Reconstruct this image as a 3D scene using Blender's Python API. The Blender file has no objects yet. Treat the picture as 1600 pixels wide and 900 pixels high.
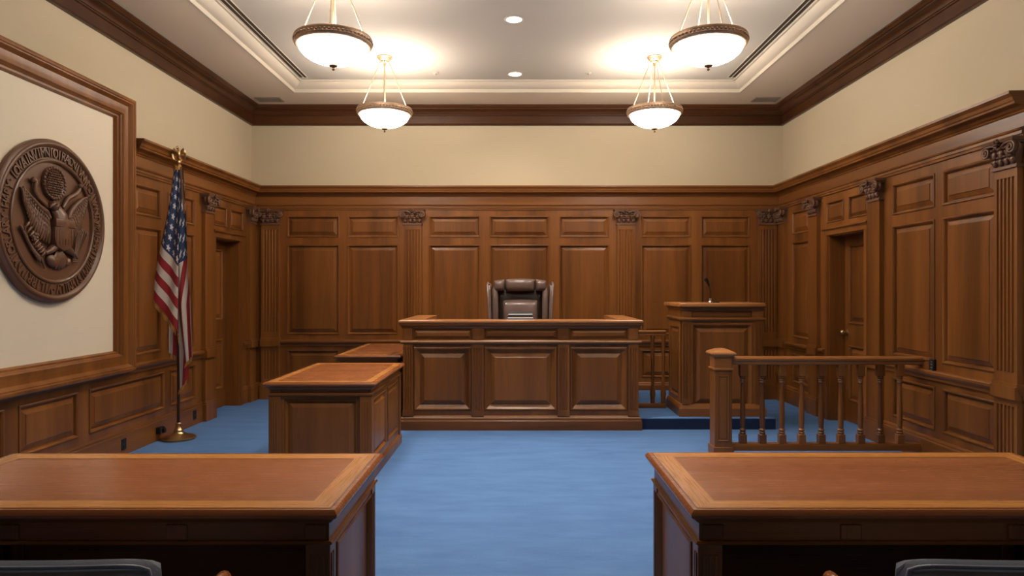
import bpy, bmesh, math, random
from mathutils import Vector, Matrix
random.seed(7)
PI = math.pi
S = bpy.context.scene
COL = S.collection
Vec = Vector

# ------------------------------------------------------------------ mesh builder
class MB:
    def __init__(s): s.v = []; s.f = []
    def add(s, vs, fs):
        b = len(s.v); s.v += [tuple(p) for p in vs]; s.f += [tuple(b + i for i in f) for f in fs]
    def addbm(s, bm):
        bm.verts.index_update()
        s.add([v.co for v in bm.verts], [[v.index for v in f.verts] for f in bm.faces]); bm.free()
    def box(s, x0, y0, z0, x1, y1, z1, bev=0, seg=1):
        bm = bmesh.new(); bmesh.ops.create_cube(bm, size=1)
        for v in bm.verts:
            v.co = Vec(((x0+x1)/2 + v.co.x*(x1-x0), (y0+y1)/2 + v.co.y*(y1-y0), (z0+z1)/2 + v.co.z*(z1-z0)))
        if bev: bmesh.ops.bevel(bm, geom=bm.edges[:], offset=bev, segments=seg, affect='EDGES', profile=.5)
        s.addbm(bm); return s
    def lathe(s, prof, n=24, c=(0,0,0), axis=None, ang0=0, cap=True):
        # prof: [(r, z)], axis: optional 3x3 matrix mapping z-up to another direction
        vs = []; fs = []; m = len(prof)
        for (r, z) in prof:
            for k in range(n):
                a = 2*PI*k/n + ang0
                p = Vec((r*math.cos(a), r*math.sin(a), z))
                if axis is not None: p = axis @ p
                vs.append(p + Vec(c))
        for i in range(m-1):
            for k in range(n):
                k2 = (k+1) % n
                fs.append((i*n+k, i*n+k2, (i+1)*n+k2, (i+1)*n+k))
        if cap and prof[0][0] > 1e-4: fs.append(tuple(range(n-1, -1, -1)))
        if cap and prof[-1][0] > 1e-4: fs.append(tuple((m-1)*n+k for k in range(n)))
        s.add(vs, fs); return s
    def tube(s, pts, r, n=8, flat=None):
        pts = [Vec(p) for p in pts]; m = len(pts)
        rs = r if isinstance(r, (list, tuple)) else [r]*m
        vs = []; fs = []; ref = None
        for i, p in enumerate(pts):
            t = (pts[min(i+1, m-1)] - pts[max(i-1, 0)]).normalized()
            if ref is None:
                ref = Vec((0,0,1)) if abs(t.z) < .9 else Vec((1,0,0))
            a = (ref - t*ref.dot(t)).normalized(); b = t.cross(a); ref = a
            for k in range(n):
                q = 2*PI*k/n
                d = a*math.cos(q)*rs[i] + b*math.sin(q)*rs[i]
                if flat is not None:
                    N, fac = flat; d = d - N*(d.dot(N))*(1-fac)
                vs.append(p + d)
        for i in range(m-1):
            for k in range(n):
                k2 = (k+1) % n
                fs.append((i*n+k, i*n+k2, (i+1)*n+k2, (i+1)*n+k))
        fs.append(tuple(range(n-1, -1, -1))); fs.append(tuple((m-1)*n+k for k in range(n)))
        s.add(vs, fs); return s
    def mold(s, path, prof, closed=False, side=1):
        # path: 2-D points; prof: [(out, z)] closed loop; side=+1 offsets to the left of travel
        P = [Vec(p) for p in path]; n = len(P); vs = []; fs = []; m = len(prof)
        for i in range(n):
            ns = []
            for (a, b) in ((i-1, i), (i, i+1)):
                if closed or (0 <= a and b < n):
                    d = (P[b % n] - P[a % n]).normalized(); ns.append(Vec((-d.y, d.x))*side)
            if len(ns) == 1: mt = ns[0]
            else: mt = (ns[0]+ns[1])/(1+ns[0].dot(ns[1]))
            for (o, z) in prof: vs.append((P[i].x+mt.x*o, P[i].y+mt.y*o, z))
        R = n if closed else n-1
        for i in range(R):
            j = (i+1) % n
            for k in range(m):
                k2 = (k+1) % m
                fs.append((i*m+k, i*m+k2, j*m+k2, j*m+k))
        if not closed:
            fs.append(tuple(range(m))); fs.append(tuple((n-1)*m+k for k in range(m)))
        s.add(vs, fs); return s
    def rings(s, fr, rect, prof):
        # prof [(inset, w)] concentric rectangles on frame fr, last one filled
        u0, v0, u1, v1 = rect; vs = []; fs = []
        for (i, w) in prof:
            for (u, v) in ((u0+i, v0+i), (u1-i, v0+i), (u1-i, v1-i), (u0+i, v1-i)): vs.append(at(fr, u, v, w))
        for r in range(len(prof)-1):
            for k in range(4):
                k2 = (k+1) % 4
                fs.append((r*4+k, r*4+k2, r*4+4+k2, r*4+4+k))
        e = (len(prof)-1)*4; fs.append((e, e+1, e+2, e+3))
        s.add(vs, fs); return s
    def slab(s, fr, u0, v0, u1, v1, holes, w0, w1, outer=True):
        us = sorted({u0, u1, *[min(max(h[0], u0), u1) for h in holes], *[min(max(h[2], u0), u1) for h in holes]})
        vv = sorted({v0, v1, *[min(max(h[1], v0), v1) for h in holes], *[min(max(h[3], v0), v1) for h in holes]})
        idx = {}; vs = []; fs = []
        def q(u, v, w):
            k = (round(u, 5), round(v, 5), round(w, 5))
            if k not in idx: idx[k] = len(vs); vs.append(at(fr, u, v, w))
            return idx[k]
        keep = {}
        for a in range(len(us)-1):
            for b in range(len(vv)-1):
                cu, cv = (us[a]+us[a+1])/2, (vv[b]+vv[b+1])/2
                keep[a, b] = not any(h[0] < cu < h[2] and h[1] < cv < h[3] for h in holes)
        for (a, b), ok in keep.items():
            if not ok: continue
            c = [(us[a], vv[b]), (us[a+1], vv[b]), (us[a+1], vv[b+1]), (us[a], vv[b+1])]
            fs.append(tuple(q(*p, w1) for p in c))
            for k, nb in enumerate(((a, b-1), (a+1, b), (a, b+1), (a-1, b))):
                if not keep.get(nb, False) and (nb in keep or outer):
                    p, r = c[k], c[(k+1) % 4]; fs.append((q(*p, w1), q(*r, w1), q(*r, w0), q(*p, w0)))
        s.add(vs, fs); return s
    def ell(s, c, ax, n=10, m=6):
        # ellipsoid, ax: three axis vectors
        vs = []; fs = []; c = Vec(c)
        for i in range(m+1):
            t = PI*i/m
            for k in range(n):
                a = 2*PI*k/n
                vs.append(c + ax[0]*(math.sin(t)*math.cos(a)) + ax[1]*(math.sin(t)*math.sin(a)) + ax[2]*math.cos(t))
        for i in range(m):
            for k in range(n):
                k2 = (k+1) % n
                fs.append((i*n+k, i*n+k2, (i+1)*n+k2, (i+1)*n+k))
        s.add(vs, fs); return s
    def prism(s, pts, fr, w0, w1, bev=0, seg=2):
        bm = bmesh.new()
        lo = [bm.verts.new(at(fr, u, v, w0)) for (u, v) in pts]
        hi = [bm.verts.new(at(fr, u, v, w1)) for (u, v) in pts]
        n = len(pts); top = bm.faces.new(hi); bm.faces.new(lo[::-1])
        for i in range(n): bm.faces.new((lo[i], lo[(i+1) % n], hi[(i+1) % n], hi[i]))
        if bev: bmesh.ops.bevel(bm, geom=list(top.edges), offset=bev, segments=seg, affect='EDGES', profile=.5)
        s.addbm(bm); return s
    def grid(s, f, nu, nv):
        vs = [f(i/nu, j/nv) for j in range(nv+1) for i in range(nu+1)]
        fs = [(j*(nu+1)+i, j*(nu+1)+i+1, (j+1)*(nu+1)+i+1, (j+1)*(nu+1)+i) for j in range(nv) for i in range(nu)]
        s.add(vs, fs); return s
    def shift(s, d):
        s.v = [(p[0]+d[0], p[1]+d[1], p[2]+d[2]) for p in s.v]; return s
    def map(s, fn):
        s.v = [tuple(fn(Vec(p))) for p in s.v]; return s

def at(fr, u, v, w):
    o, U, V, N = fr
    return o + U*u + V*v + N*w
X, Y, Z = Vec((1,0,0)), Vec((0,1,0)), Vec((0,0,1))
def face_front(x, y, z): return (Vec((x, y, z)), X, Z, -Y)       # faces the camera
def face_left(x, y, z): return (Vec((x, y, z)), Y, Z, -X)        # faces -X
def face_right(x, y, z): return (Vec((x, y, z)), Y, Z, X)        # faces +X

def make(name, mb, mat, parent=None, smooth=35, bevel=0):
    me = bpy.data.meshes.new(name)
    me.from_pydata(mb.v, [], mb.f); me.validate()
    bm = bmesh.new(); bm.from_mesh(me)
    bmesh.ops.recalc_face_normals(bm, faces=bm.faces[:]); bm.to_mesh(me); bm.free()
    if smooth:
        me.polygons.foreach_set('use_smooth', [True]*len(me.polygons))
        me.set_sharp_from_angle(angle=math.radians(smooth))
    if mat: me.materials.append(mat)
    o = bpy.data.objects.new(name, me); COL.objects.link(o)
    if parent: o.parent = parent
    if bevel:
        b = o.modifiers.new('edge', 'BEVEL'); b.width = bevel; b.segments = 2; b.limit_method = 'ANGLE'; b.angle_limit = math.radians(40)
    return o
def tag(o, label=None, cat=None, group=None, kind=None):
    if label: o['label'] = label
    if cat: o['category'] = cat
    if group: o['group'] = group
    if kind: o['kind'] = kind
    return o
def thing(name, label, cat, loc=(0,0,0), rz=0, group=None, kind=None):
    o = bpy.data.objects.new(name, None); COL.objects.link(o)
    o.empty_display_size = .1; o.location = loc; o.rotation_euler = (0, 0, rz)
    return tag(o, label, cat, group, kind)
def dup(root, loc, rz=0, label=None):
    r = root.copy(); COL.objects.link(r); r.location = loc; r.rotation_euler = (0, 0, rz)
    if label: r['label'] = label
    for ch in list(root.children):
        c = ch.copy(); COL.objects.link(c); c.parent = r
        for g in list(ch.children):
            d = g.copy(); COL.objects.link(d); d.parent = c
    return r
def struct(name, mb, mat, label=None, **k):
    o = make(name, mb, mat, **k); tag(o, label, 'room', kind='structure'); return o

# ------------------------------------------------------------------ materials
def nodes(name):
    m = bpy.data.materials.new(name); m.use_nodes = True
    nt = m.node_tree; return m, nt, nt.nodes['Principled BSDF']
def N(nt, t, **k):
    n = nt.nodes.new(t)
    for a, b in k.items():
        if a in n.inputs: n.inputs[a].default_value = b
        else: setattr(n, a, b)
    return n
def L(nt, a, b): nt.links.new(a, b)
def wood(name, dark, mid, light, axis='Z', rough=.36, scale=1., var=.10, coat=.06):
    m, nt, p = nodes(name)
    tc = N(nt, 'ShaderNodeTexCoord'); oi = N(nt, 'ShaderNodeObjectInfo')
    off = N(nt, 'ShaderNodeVectorMath', operation='SCALE'); off.inputs['Scale'].default_value = 7.3
    cmb = N(nt, 'ShaderNodeCombineXYZ')
    for i in range(3): L(nt, oi.outputs['Random'], cmb.inputs[i])
    L(nt, cmb.outputs[0], off.inputs[0])
    addv = N(nt, 'ShaderNodeVectorMath', operation='ADD'); L(nt, tc.outputs['Object'], addv.inputs[0]); L(nt, off.outputs[0], addv.inputs[1])
    def mapped(long, cross):
        mp = N(nt, 'ShaderNodeMapping')
        sc = [cross*scale]*3; sc['XYZ'.index(axis)] = long*scale
        mp.inputs['Scale'].default_value = sc; L(nt, addv.outputs[0], mp.inputs[0]); return mp
    m1 = mapped(.9, 14); n1 = N(nt, 'ShaderNodeTexNoise', Scale=1.0, Detail=5.0, Roughness=.6, Distortion=.5); L(nt, m1.outputs[0], n1.inputs['Vector'])
    m2 = mapped(4.0, 170); n2 = N(nt, 'ShaderNodeTexNoise', Scale=1.0, Detail=3.0, Roughness=.6); L(nt, m2.outputs[0], n2.inputs['Vector'])
    m3 = mapped(.08, 4.2); n3 = N(nt, 'ShaderNodeTexNoise', Scale=1.0, Detail=1.0); L(nt, m3.outputs[0], n3.inputs['Vector'])
    a1 = N(nt, 'ShaderNodeMath', operation='MULTIPLY_ADD'); L(nt, n1.outputs['Fac'], a1.inputs[0]); a1.inputs[1].default_value = .55
    a2 = N(nt, 'ShaderNodeMath', operation='MULTIPLY_ADD'); L(nt, n2.outputs['Fac'], a2.inputs[0]); a2.inputs[1].default_value = .40
    L(nt, a2.outputs[0], a1.inputs[2])
    L(nt, n3.outputs['Fac'], a2.inputs[2])
    sub = N(nt, 'ShaderNodeMath', operation='SUBTRACT'); L(nt, a1.outputs[0], sub.inputs[0]); sub.inputs[1].default_value = .475
    cr = N(nt, 'ShaderNodeValToRGB'); L(nt, sub.outputs[0], cr.inputs[0])
    e = cr.color_ramp.elements
    e[0].position = .22; e[0].color = (*dark, 1); e[1].position = .80; e[1].color = (*light, 1)
    k = e.new(.5); k.color = (*mid, 1)
    hsv = N(nt, 'ShaderNodeHueSaturation'); L(nt, cr.outputs[0], hsv.inputs['Color'])
    mr = N(nt, 'ShaderNodeMapRange'); L(nt, oi.outputs['Random'], mr.inputs[0]); mr.inputs['To Min'].default_value = 1-var; mr.inputs['To Max'].default_value = 1+var
    L(nt, mr.outputs[0], hsv.inputs['Value']); L(nt, hsv.outputs[0], p.inputs['Base Color'])
    r = N(nt, 'ShaderNodeMapRange'); L(nt, n2.outputs['Fac'], r.inputs[0]); r.inputs['To Min'].default_value = rough-.06; r.inputs['To Max'].default_value = rough+.08
    L(nt, r.outputs[0], p.inputs['Roughness'])
    b = N(nt, 'ShaderNodeBump'); b.inputs['Strength'].default_value = .05; b.inputs['Distance'].default_value = .002
    L(nt, n2.outputs['Fac'], b.inputs['Height']); L(nt, b.outputs[0], p.inputs['Normal'])
    p.inputs['Coat Weight'].default_value = coat; p.inputs['Coat Roughness'].default_value = .25
    p.inputs['Specular IOR Level'].default_value = .38
    return m
def plain(name, col, rough=.5, metal=0, bump=0, bscale=200, spec=.5, var=0, vscale=3, emis=None):
    m, nt, p = nodes(name)
    p.inputs['Base Color'].default_value = (*col, 1); p.inputs['Roughness'].default_value = rough
    p.inputs['Metallic'].default_value = metal; p.inputs['Specular IOR Level'].default_value = spec
    tc = N(nt, 'ShaderNodeTexCoord')
    n = N(nt, 'ShaderNodeTexNoise', Scale=bscale, Detail=3.0); L(nt, tc.outputs['Object'], n.inputs['Vector'])
    if bump:
        b = N(nt, 'ShaderNodeBump'); b.inputs['Strength'].default_value = bump; b.inputs['Distance'].default_value = .004
        L(nt, n.outputs['Fac'], b.inputs['Height']); L(nt, b.outputs[0], p.inputs['Normal'])
    if var:
        n2 = N(nt, 'ShaderNodeTexNoise', Scale=vscale, Detail=3.0); L(nt, tc.outputs['Object'], n2.inputs['Vector'])
        mx = N(nt, 'ShaderNodeMix', data_type='RGBA'); L(nt, n2.outputs['Fac'], mx.inputs['Factor'])
        mx.inputs['A'].default_value = (*[c*(1-var) for c in col], 1); mx.inputs['B'].default_value = (*[c*(1+var) for c in col], 1)
        L(nt, mx.outputs['Result'], p.inputs['Base Color'])
    if emis:
        p.inputs['Emission Color'].default_value = (*emis[0], 1); p.inputs['Emission Strength'].default_value = emis[1]
    return m

WD, WM, WL = (.112, .037, .0075), (.195, .067, .0140), (.270, .101, .0225)
W_V = wood('panel oak upright grain', WD, WM, WL, 'Z')
W_X = wood('panel oak grain across', WD, WM, WL, 'X')
W_Y = wood('panel oak grain along', WD, WM, WL, 'Y')
W_DARK = wood('crown oak', (.036,.0112,.0032), (.058,.0195,.0055), (.080,.028,.0085), 'X', rough=.34)
W_DARKY = wood('crown oak along', (.036,.0112,.0032), (.058,.0195,.0055), (.080,.028,.0085), 'Y', rough=.34)
T_X = wood('table top mahogany', (.240,.075,.025), (.285,.094,.033), (.325,.113,.042), 'X', rough=.25, var=.04, scale=.8)
T_B = wood('table border satinwood', (.370,.140,.030), (.460,.187,.043), (.550,.240,.062), 'X', rough=.27, var=.05, scale=1.4)
T_BY = wood('table border satinwood along', (.370,.140,.030), (.460,.187,.043), (.550,.240,.062), 'Y', rough=.27, var=.05, scale=1.4)
W_EDGE = wood('worktop oak', (.260,.094,.026), (.350,.135,.040), (.430,.180,.060), 'X', rough=.28, var=.05)
W_CARVE = plain('carved walnut', (.165,.076,.040), .38, bump=.12, bscale=60, var=.25, vscale=12)
W_SEAL = plain('carved bronze brown wood', (.150,.068,.034), .34, bump=.05, bscale=90, var=.12, vscale=6)
CREAM = plain('cream wall paint', (.545,.453,.312), .75, bump=.04, bscale=260, var=.02, vscale=2, spec=.25)
CREAM2 = plain('cream panel paint', (.80,.695,.54), .7, bump=.03, bscale=300, var=.015, spec=.25)
CEIL = plain('ceiling paint', (.40,.37,.33), .8, bump=.03, bscale=200, spec=.2)
CEIL2 = plain('ceiling soffit paint', (.62,.52,.41), .8, bump=.03, bscale=200, spec=.2)
COVE = plain('ceiling moulding paint', (.50,.44,.36), .6, spec=.3)
SLOT = plain('dark diffuser slot', (.02,.012,.008), .6)
BRASS = plain('aged brass', (.62,.43,.22), .30, metal=1, bump=.05, bscale=80, var=.2, vscale=15)
BRONZE = plain('antique bronze', (.58,.40,.27), .42, metal=.6, bump=.25, bscale=140, var=.35, vscale=40)
CHAMP = plain('champagne metal', (.42,.31,.19), .4, metal=.75)
LEATHER_B = plain('brown leather', (.15,.098,.085), .27, bump=.15, bscale=160, var=.2, vscale=8)
LEATHER_D = plain('dark brown leather', (.030,.016,.011), .38, bump=.15, bscale=160, var=.2, vscale=8)
LEATHER_N = plain('slate blue leather', (.19,.21,.27), .32, bump=.18, bscale=180, var=.15, vscale=9)
BLACK = plain('black plastic', (.008,.008,.009), .4)
BLACKM = plain('black metal mesh', (.012,.012,.013), .35, metal=.6, bump=.3, bscale=600)
WHITE = plain('white paper', (.88,.85,.82), .7, bump=.05, bscale=400)
STEEL = plain('brushed steel', (.5,.5,.52), .3, metal=1)
GOLD = plain('gold fringe', (.50,.24,.055), .6, bump=.6, bscale=300, var=.25, vscale=90)
POLE = plain('dark flag pole', (.045,.022,.012), .3, metal=.2)
GLASS = plain('glowing glass bowl', (.9,.85,.78), .35, emis=((1.0,.91,.78), 20.0))
_nt = GLASS.node_tree; _g = N(_nt, 'ShaderNodeNewGeometry'); _m = N(_nt, 'ShaderNodeMapRange')      # lamp inside: only the outer skin of the glass glows fully
_m.inputs['To Min'].default_value = 20.0; _m.inputs['To Max'].default_value = 9.0
L(_nt, _g.outputs['Backfacing'], _m.inputs[0]); L(_nt, _m.outputs[0], _nt.nodes['Principled BSDF'].inputs['Emission Strength'])
LENS = plain('downlight lens', (.9,.9,.9), .4, emis=((1.0,.93,.84), 9.0))
VENTM = plain('painted vent metal', (.22,.17,.13), .5)

# carpet
CARPET, nt, p = nodes('blue carpet')
tc = N(nt, 'ShaderNodeTexCoord')
n1 = N(nt, 'ShaderNodeTexNoise', Scale=170.0, Detail=3.0, Roughness=.7); L(nt, tc.outputs['Object'], n1.inputs['Vector'])
mp = N(nt, 'ShaderNodeMapping'); mp.inputs['Scale'].default_value = (2.0, 7.0, 1); L(nt, tc.outputs['Object'], mp.inputs[0])
n2 = N(nt, 'ShaderNodeTexNoise', Scale=1.0, Detail=6.0, Roughness=.65); L(nt, mp.outputs[0], n2.inputs['Vector'])
mx = N(nt, 'ShaderNodeMath', operation='MULTIPLY_ADD'); L(nt, n1.outputs['Fac'], mx.inputs[0]); mx.inputs[1].default_value = .55
L(nt, n2.outputs['Fac'], mx.inputs[2])
cr = N(nt, 'ShaderNodeValToRGB'); L(nt, mx.outputs[0], cr.inputs[0])
cr.color_ramp.elements[0].position = .5; cr.color_ramp.elements[0].color = (.068,.142,.335,1)
cr.color_ramp.elements[1].position = 1.0; cr.color_ramp.elements[1].color = (.103,.21,.44,1)
L(nt, cr.outputs[0], p.inputs['Base Color']); p.inputs['Roughness'].default_value = .95; p.inputs['Specular IOR Level'].default_value = .1
p.inputs['Sheen Weight'].default_value = .08; p.inputs['Sheen Tint'].default_value = (.5,.65,.9,1)
b = N(nt, 'ShaderNodeBump'); b.inputs['Strength'].default_value = .5; b.inputs['Distance'].default_value = .006
L(nt, n1.outputs['Fac'], b.inputs['Height']); L(nt, b.outputs[0], p.inputs['Normal'])

# flag cloth: stripes and canton from the UV map of the cloth
FLAG, nt, p = nodes('flag cloth')
uv = N(nt, 'ShaderNodeUVMap', uv_map='flag'); sx = N(nt, 'ShaderNodeSeparateXYZ'); L(nt, uv.outputs[0], sx.inputs[0])
def M(op, a, b=None, c=None):
    n = N(nt, 'ShaderNodeMath', operation=op)
    for i, q in enumerate((a, b, c)):
        if q is None: continue
        if isinstance(q, (int, float)): n.inputs[i].default_value = q
        else: L(nt, q, n.inputs[i])
    return n.outputs[0]
s_, t_ = sx.outputs[0], sx.outputs[1]
stripe = M('LESS_THAN', M('MODULO', M('FLOOR', M('MULTIPLY', t_, 13)), 2), .5)
inc = M('MULTIPLY', M('LESS_THAN', s_, .4), M('LESS_THAN', t_, 7/13))
# stars: staggered grid in the canton, each a five-pointed shape
def star(fu, fv):
    cu = M('SUBTRACT', M('FRACT', fu), .5); cv = M('SUBTRACT', M('FRACT', fv), .5)
    r = M('SQRT', M('ADD', M('MULTIPLY', cu, cu), M('MULTIPLY', cv, cv)))
    a = M('ARCTAN2', cu, M('MULTIPLY', cv, -1))
    return M('LESS_THAN', r, M('MULTIPLY_ADD', M('COSINE', M('MULTIPLY', a, 5)), .08, .24))
SU, SV = 7/.4, 9/(7/13)
fu, fv = M('MULTIPLY', s_, SU), M('MULTIPLY', t_, SV)
st = star(fu, fv)
def mixc(f, A, B):
    n = N(nt, 'ShaderNodeMix', data_type='RGBA'); L(nt, f, n.inputs['Factor'])
    for k, q in (('A', A), ('B', B)):
        if isinstance(q, tuple): n.inputs[k].default_value = (*q, 1)
        else: L(nt, q, n.inputs[k])
    return n.outputs['Result']
c = mixc(stripe, (.74,.66,.58), (.36,.014,.020)); cc = mixc(st, (.024,.046,.125), (.78,.76,.78)); c = mixc(inc, c, cc)
L(nt, c, p.inputs['Base Color']); p.inputs['Roughness'].default_value = .7; p.inputs['Sheen Weight'].default_value = .2
tc = N(nt, 'ShaderNodeTexCoord'); n1 = N(nt, 'ShaderNodeTexNoise', Scale=260.0); L(nt, tc.outputs['Object'], n1.inputs['Vector'])
b = N(nt, 'ShaderNodeBump'); b.inputs['Strength'].default_value = .25; b.inputs['Distance'].default_value = .003
L(nt, n1.outputs['Fac'], b.inputs['Height']); L(nt, b.outputs[0], p.inputs['Normal'])

# ------------------------------------------------------------------ camera
H = 1.5
cam = bpy.data.objects.new('camera', bpy.data.cameras.new('camera')); COL.objects.link(cam)
cam.location = (0, 0, H); cam.rotation_euler = (PI/2, 0, 0)
cam.data.lens = 24; cam.data.sensor_width = 36; cam.data.shift_x = -.005; cam.data.clip_start = .05
S.camera = cam

# ------------------------------------------------------------------ room shell
RX, BY, FY = 3.63, 9.33, -2.6          # plaster planes
CZ, TZ = 3.97, 4.09                    # soffit and tray heights
FR_L = (Vec((-RX, 0, 0)), Y, Z, X); FR_R = (Vec((RX, 0, 0)), Y, Z, -X); FR_B = (Vec((0, BY, 0)), X, Z, -Y)
LD = (8.00, 8.72); RD = (6.95, 7.76); DH = 2.10        # door openings
struct('floor', MB().box(-4.2, FY-.2, -.12, 4.2, BY+.3, 0), CARPET, 'blue carpeted courtroom floor')
struct('wall_left', MB().slab(FR_L, FY, 0, BY+.2, CZ+.2, [(LD[0], -.01, LD[1], DH)], -.25, 0), CREAM, 'left cream wall')
struct('wall_right', MB().slab(FR_R, FY, 0, BY+.2, CZ+.2, [(RD[0], -.01, RD[1], DH)], -.25, 0), CREAM, 'right cream wall')
struct('wall_back', MB().box(-RX, BY, 0, RX, BY+.2, CZ+.2), CREAM, 'far cream wall above the panelling')
struct('wall_front', MB().box(-RX-.3, FY-.2, 0, RX+.3, FY, CZ+.2), CREAM, 'wall behind the viewer')
TX, TB, TF = 2.81, 8.61, -1.7          # tray opening
frc = (Vec((0, 0, CZ)), X, Y, -Z)
struct('ceiling', MB().slab(frc, -RX, FY, RX, BY, [(-TX-.018, TF-.018, TX+.018, TB+.018)], -.25, 0), CEIL2, 'ceiling soffit around the raised tray', smooth=0)
struct('ceiling_tray', MB().box(-TX-.05, TF-.05, TZ, TX+.05, TB+.05, TZ+.1), CEIL, 'raised ceiling tray with the lights', smooth=0)
tp = [(-TX, TF), (-TX, TB), (TX, TB), (TX, TF)]
struct('trim_ceiling_tray', MB().mold(tp, [(-.02, CZ-.004), (.0, CZ-.004), (.0, CZ+.040), (.02, CZ+.045), (.05, CZ+.056), (.085, CZ+.085), (.10, CZ+.105), (.125, CZ+.105), (.125, TZ+.004), (-.02, TZ+.004)], closed=True, side=-1), COVE, 'moulded edge of the raised ceiling tray', smooth=25)
cp = [(-RX, FY), (-RX, BY), (RX, BY), (RX, FY)]
crown = [(0, 3.715), (.030, 3.715), (.036, 3.725), (.030, 3.738), (.020, 3.742), (.020, 3.845), (.034, 3.850), (.034, 3.862), (.045, 3.866), (.055, 3.885), (.085, 3.910), (.110, 3.917), (.110, 3.930), (.125, 3.933), (.14, 3.95), (.155, 3.957), (.155, CZ), (0, CZ)]
struct('trim_crown', MB().mold(cp, crown, closed=True, side=-1), W_DARK, 'dark wood crown moulding around the ceiling', smooth=25)

# ---------------- panelling
W1 = .08
panel_prof = lambda W: [(0, W-.012), (.0, W+.006), (.006, W+.010), (.014, W+.008), (.022, W-.002), (.026, W-.020), (.034, W-.022), (.038, W-.016), (.072, W-.004), (.076, W+.002)]
def panel(fr, r, W, mat, parent, name='panel', k=1.0):
    pr = [(i*k, w) for (i, w) in panel_prof(W)]
    return make(name, MB().rings(fr, r, pr), mat, parent, smooth=20)
UPZ = [(.87, 2.085), (2.185, 2.475)]; LOZ = (.29, .66)
def pilaster(fr, u, hw, parent, dz0=0.0, plain_shaft=False):
    """fluted pilaster with pedestal; capital is its own sub-part"""
    mb = MB(); w0, w1 = W1-.01, W1+.045
    def fluted(z0, z1):
        nfl = 5; pts = [(-hw, w0), (-hw, w1)]
        if not plain_shaft:
            m = hw*.18; fw = (2*hw-2*m)/nfl
            for i in range(nfl):
                a = -hw+m+fw*i; pts += [(a+fw*.14, w1), (a+fw*.24, w1-.011), (a+fw*.5, w1-.016), (a+fw*.76, w1-.011), (a+fw*.86, w1)]
        pts += [(hw, w1), (hw, w0)]
        n = len(pts); vs = [at(fr, u+a, z, w) for z in (z0, z1) for (a, w) in pts]
        mb.add(vs, [(i, (i+1) % n, n+(i+1) % n, n+i) for i in range(n)] + [tuple(range(n)), tuple(range(n, 2*n))])
    def bx(z0, z1, e, ww):
        c = [at(fr, u+a, z, w) for z in (z0, z1) for (a, w) in ((-hw-e, w0), (-hw-e, ww), (hw+e, ww), (hw+e, w0))]
        mb.add(c, [(0,1,5,4), (1,2,6,5), (2,3,7,6), (0,1,2,3), (4,5,6,7)])
    bx(.80, .90, .0, w1); fluted(.90, 2.29); bx(2.29, 2.36, 0, w1)
    bx(.80, .825, .012, w1+.012)
    bx(.66, .712, 0, w1); fluted(.27, .66); bx(.0+dz0, .27, 0, w1)
    bx(dz0, .19, .018, w1+.02); bx(.19, .215, .010, w1+.012)
    bx(.712, .80, .010, w1+.025)
    p = make('pilaster', mb, W_V, parent, smooth=30)
    # carved capital
    cb = MB(); U, V, Nn = fr[1], fr[2], fr[3]
    def cbx(z0, z1, a0, a1, wa, wb):
        c = [at(fr, u+s*a, z, w) for (z, a, ww) in ((z0, a0, wa), (z1, a1, wb)) for (s, w) in ((-1, w0), (-1, ww), (1, ww), (1, w0))]
        cb.add(c, [(0,1,5,4), (1,2,6,5), (2,3,7,6), (0,1,2,3), (4,5,6,7), (3,0,4,7)])
    cbx(2.352, 2.366, hw+.012, hw+.012, w1+.014, w1+.014)
    cbx(2.366, 2.376, hw+.004, hw+.004, w1+.006, w1+.006)
    cbx(2.376, 2.515, hw-.008, hw+.008, w1, w1+.03)
    cbx(2.535, 2.560, hw+.040, hw+.048, w1+.062, w1+.070)
    cbx(2.520, 2.535, hw+.030, hw+.030, w1+.050, w1+.050)
    def leaf(a, z, wa, wl, hh, ww):
        c = at(fr, u+a, z, ww)
        cb.ell(c, (U*wl, V*hh, Nn*.020), 8, 5)
        cb.ell(at(fr, u+a, z+hh*.82, ww+.016), (U*wl*.8, V*.012, Nn*.016), 8, 4)
        for sg in (-1, 1):
            cb.ell(at(fr, u+a+sg*wl*.7, z+hh*.15, ww+.006), (U*wl*.45+V*.004*sg, V*hh*.45, Nn*.015), 6, 4)
    for i in range(4): leaf(-hw*.78+i*hw*.52, 2.41, 0, hw*.22, .034, w1+.010)
    for i in range(3): leaf(-hw*.6+i*hw*.6, 2.462, 0, hw*.22, .040, w1+.028)
    for sg in (-1, 1):
        # volute spiral at each upper corner
        c0 = (u+sg*(hw+.010), 2.487); pts = []; rr = []
        for k in range(30):
            a = k/29*PI*4.2; r = .043*(1-k/29*.86)
            pts.append(at(fr, c0[0]+sg*(-math.sin(a))*r*-1*1.0 if False else c0[0]+sg*math.sin(a)*r, c0[1]+math.cos(a)*r, w1+.052+.010*(k/29)))
            rr.append(.0105*(1-.45*k/29))
        pre = [at(fr, u+sg*hw*.15, 2.505, w1+.046), at(fr, u+sg*hw*.55, 2.528, w1+.050)]
        cb.tube(pre+pts, [.008, .010]+rr, 7)
        ax = Matrix((U, V, Nn)).transposed()
        cb.lathe([(.036, -.026), (.036, .0), (.012, .004), (.012, .012), (0, .014)], 14, at(fr, c0[0], c0[1], w1+.044), ax)
        cb.lathe([(.040, -.02), (.044, -.012), (.040, 0)], 14, at(fr, c0[0], c0[1], w1+.026), ax)
    for k in range(6):
        a = k*PI/3
        cb.ell(at(fr, u+math.cos(a)*.018, 2.540+math.sin(a)*.018, w1+.072), (U*.013, V*.013, Nn*.012), 6, 4)
    cb.ell(at(fr, u, 2.540, w1+.080), (U*.010, V*.010, Nn*.010), 6, 4)
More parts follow.
